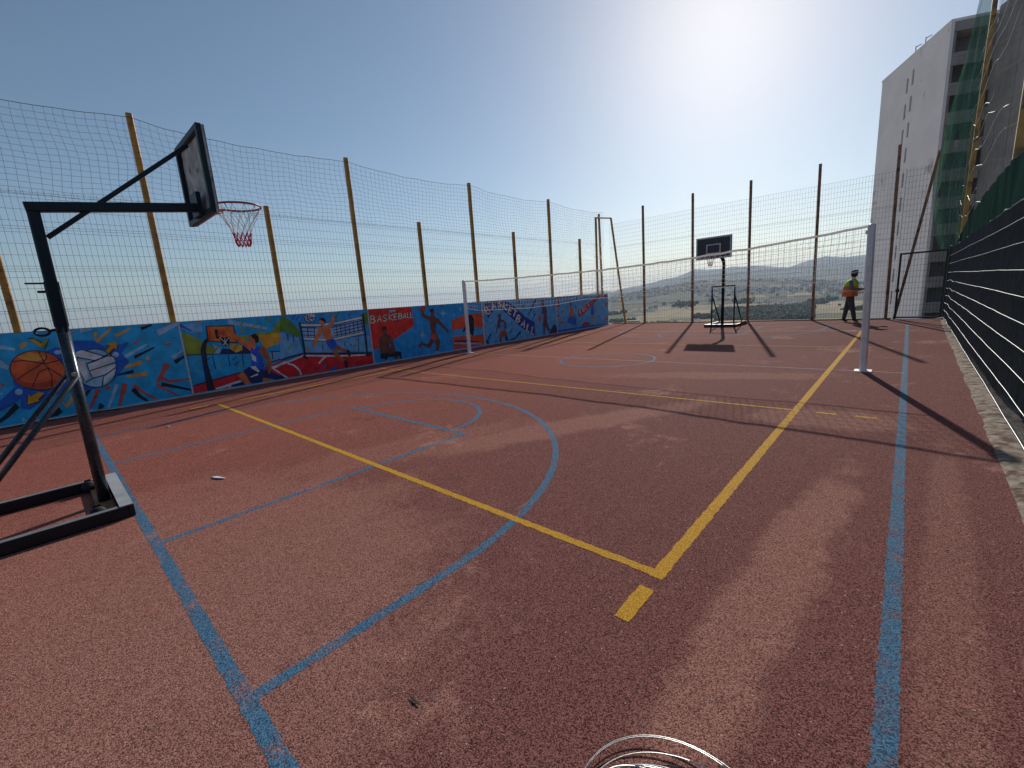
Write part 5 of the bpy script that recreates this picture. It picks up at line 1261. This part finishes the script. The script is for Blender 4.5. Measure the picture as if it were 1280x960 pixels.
# face and ear
hx = PX + .11
part(MB().add([(hx + .088, PY - .012, 1.70), (hx + .088, PY + .012, 1.70), (hx + .116, PY, 1.69), (hx + .09, PY, 1.735)], [(0, 1, 2), (0, 2, 3), (1, 3, 2)]), 'nose', M_SKIN, body)
for sg in (-1, 1):
    part(MB().lathe([(0, -.008), (.018, -.006), (.022, 0), (.016, .006), (0, .008)], (hx - .015, PY + sg * .082, 1.70), 10, 'Y'), 'ear', M_SKIN, body, True)
    part(MB().lathe([(0, -.004), (.009, -.002), (.009, .002), (0, .004)], (hx + .088, PY + sg * .033, 1.735), 8, 'X'), 'eye', M_BOOT, body, True)
part(MB().box(hx + .075, hx + .088, PY - .024, PY + .024, 1.648, 1.656), 'mouth', M_RUSTY, body)
hb = MB()
shell('hair', [(0.09, 0, 1.66, .098, .083), (0.088, 0, 1.70, .108, .090), (0.09, 0, 1.77, .110, .100)], M_BOOT, body)
pp = MB(); pp.beam((PX + .49, PY - .17, 1.16), (PX + .49, PY + .17, 1.18), 0.012, 0.22, up=(0.35, 0, 1)); o = part(pp, 'papers', M_PAPER, thing('paper_sheaf', 'white sheaf of papers held by the person in the safety vest', 'papers', (PX + .49, PY, 1.17)))

# ================================================================== SMALL THINGS
M_COIL = simple('galvanised_coil_wire', (0.62, 0.63, 0.62), 0.35, metal=0.7)
pts = []; rr = random.Random(5); cc = Vector((-0.385, 0.955, 0.0)); turns = 9
loops = [(0.31, .02, .05), (0.30, -.01, .06), (0.33, .06, .01), (0.25, .01, -.02), (0.24, .0, -.03), (0.235, -.01, -.02), (0.245, .01, -.01), (0.22, .01, -.03), (0.23, 0, -.02)]
nseg = 64
for i in range(turns * nseg):
    u = i / nseg; k = int(u); f = u - k; A = loops[k]; B = loops[min(turns - 1, k + 1)]; e = smooth01(f)
    r_ = A[0] + (B[0] - A[0]) * e; ox = A[1] + (B[1] - A[1]) * e; oy = A[2] + (B[2] - A[2]) * e; a = 2 * pi * f + 0.7
    pts.append((cc.x + ox + r_ * cos(a) * 1.05, cc.y + oy + r_ * sin(a) * 0.92, 0.010 + 0.006 * k * (0.5 + 0.5 * sin(a * 2 + k)) + 0.012 * (1 + sin(a + k * 1.3)) ))
mb = MB().tube([Vector(q) - cc for q in pts], 0.0021, 6)
o = mb.build('wire_coil', M_COIL, smooth=True); o.location = cc; tag(o, 'loose coil of shiny galvanised wire lying on the red court', 'wire coil')
tie = MB().tube([Vector((-0.22 + .02 * cos(a), 1.20 + .004 * a, 0.03 + .02 * sin(a))) - cc for a in [i * .5 for i in range(26)]], .002, 5); tie.build('binding_twist', M_COIL, o)
def scrap(name, x, y, pts, h, mat, label, cat):
    mb = MB(); n = len(pts)
    mb.add([(px_, py_, 0.006 + 0.25 * h) for px_, py_ in pts] + [(px_ * .8, py_ * .8, 0.006 + h * (0.6 + 0.4 * ((i * 7) % 3) / 2)) for i, (px_, py_) in enumerate(pts)] , [(i, (i + 1) % n, n + (i + 1) % n, n + i) for i in range(n)] + [tuple(range(n, 2 * n)), tuple(range(n - 1, -1, -1))])
    o = mb.build(name, mat); o.location = (x, y, 0); tag(o, label, cat)
scrap('paper_scrap', -5.21, 1.0, [(-.10, -.035), (-.03, -.03), (.05, .005), (.11, .05), (.06, .045), (-.04, .01)], .010, M_PAPER, 'crumpled white paper scrap lying between the blue key lines', 'litter')
scrap('leaf', -1.40, 0.78, [(-.04, -.003), (0, -.007), (.03, -.004), (.044, .003), (.01, .005), (-.02, .004)], .002, simple('dry_leaf', (0.03, 0.02, 0.018), 0.8), 'small dark dry leaf on the worn red court surface', 'leaf')
scrap('stone', -8.6, 1.15, [(-.02, -.02), (.02, -.018), (.026, .01), (0, .022), (-.022, .01)], .02, M_CRUMB, 'small pale stone lying on the red court near the mural', 'stone')
scrap('block', 0.84, 20.7, [(-.14, -.05), (.10, -.06), (.13, .05), (-.1, .06)], .09, M_CRUMB, 'broken pale concrete block beside the foot of the gate', 'block')
cb = MB().tube([(-11.62 + .05 * sin(i * .7), -3.2 + i * .14, .018 + .01 * sin(i)) for i in range(30)], .012, 6)
o = cb.build('cable', M_RUB, smooth=True); tag(o, 'black cable lying on the ground at the foot of the mural', 'cable')

# ================================================================== HAZE
t = NT('haze'); v = t.n('ShaderNodeVolumePrincipled')
v.inputs['Color'].default_value = (0.60, 0.78, 1.0, 1); v.inputs['Density'].default_value = 9.5e-5; v.inputs['Anisotropy'].default_value = 0.25
t.l(v.outputs[0], t.out.inputs['Volume'])
hz = MB().box(-14500, 14500, -14500, 14500, -340, 470).build('haze', t.m); tag(hz, 'thin pale haze filling the valley air', 'haze', kind='stuff')
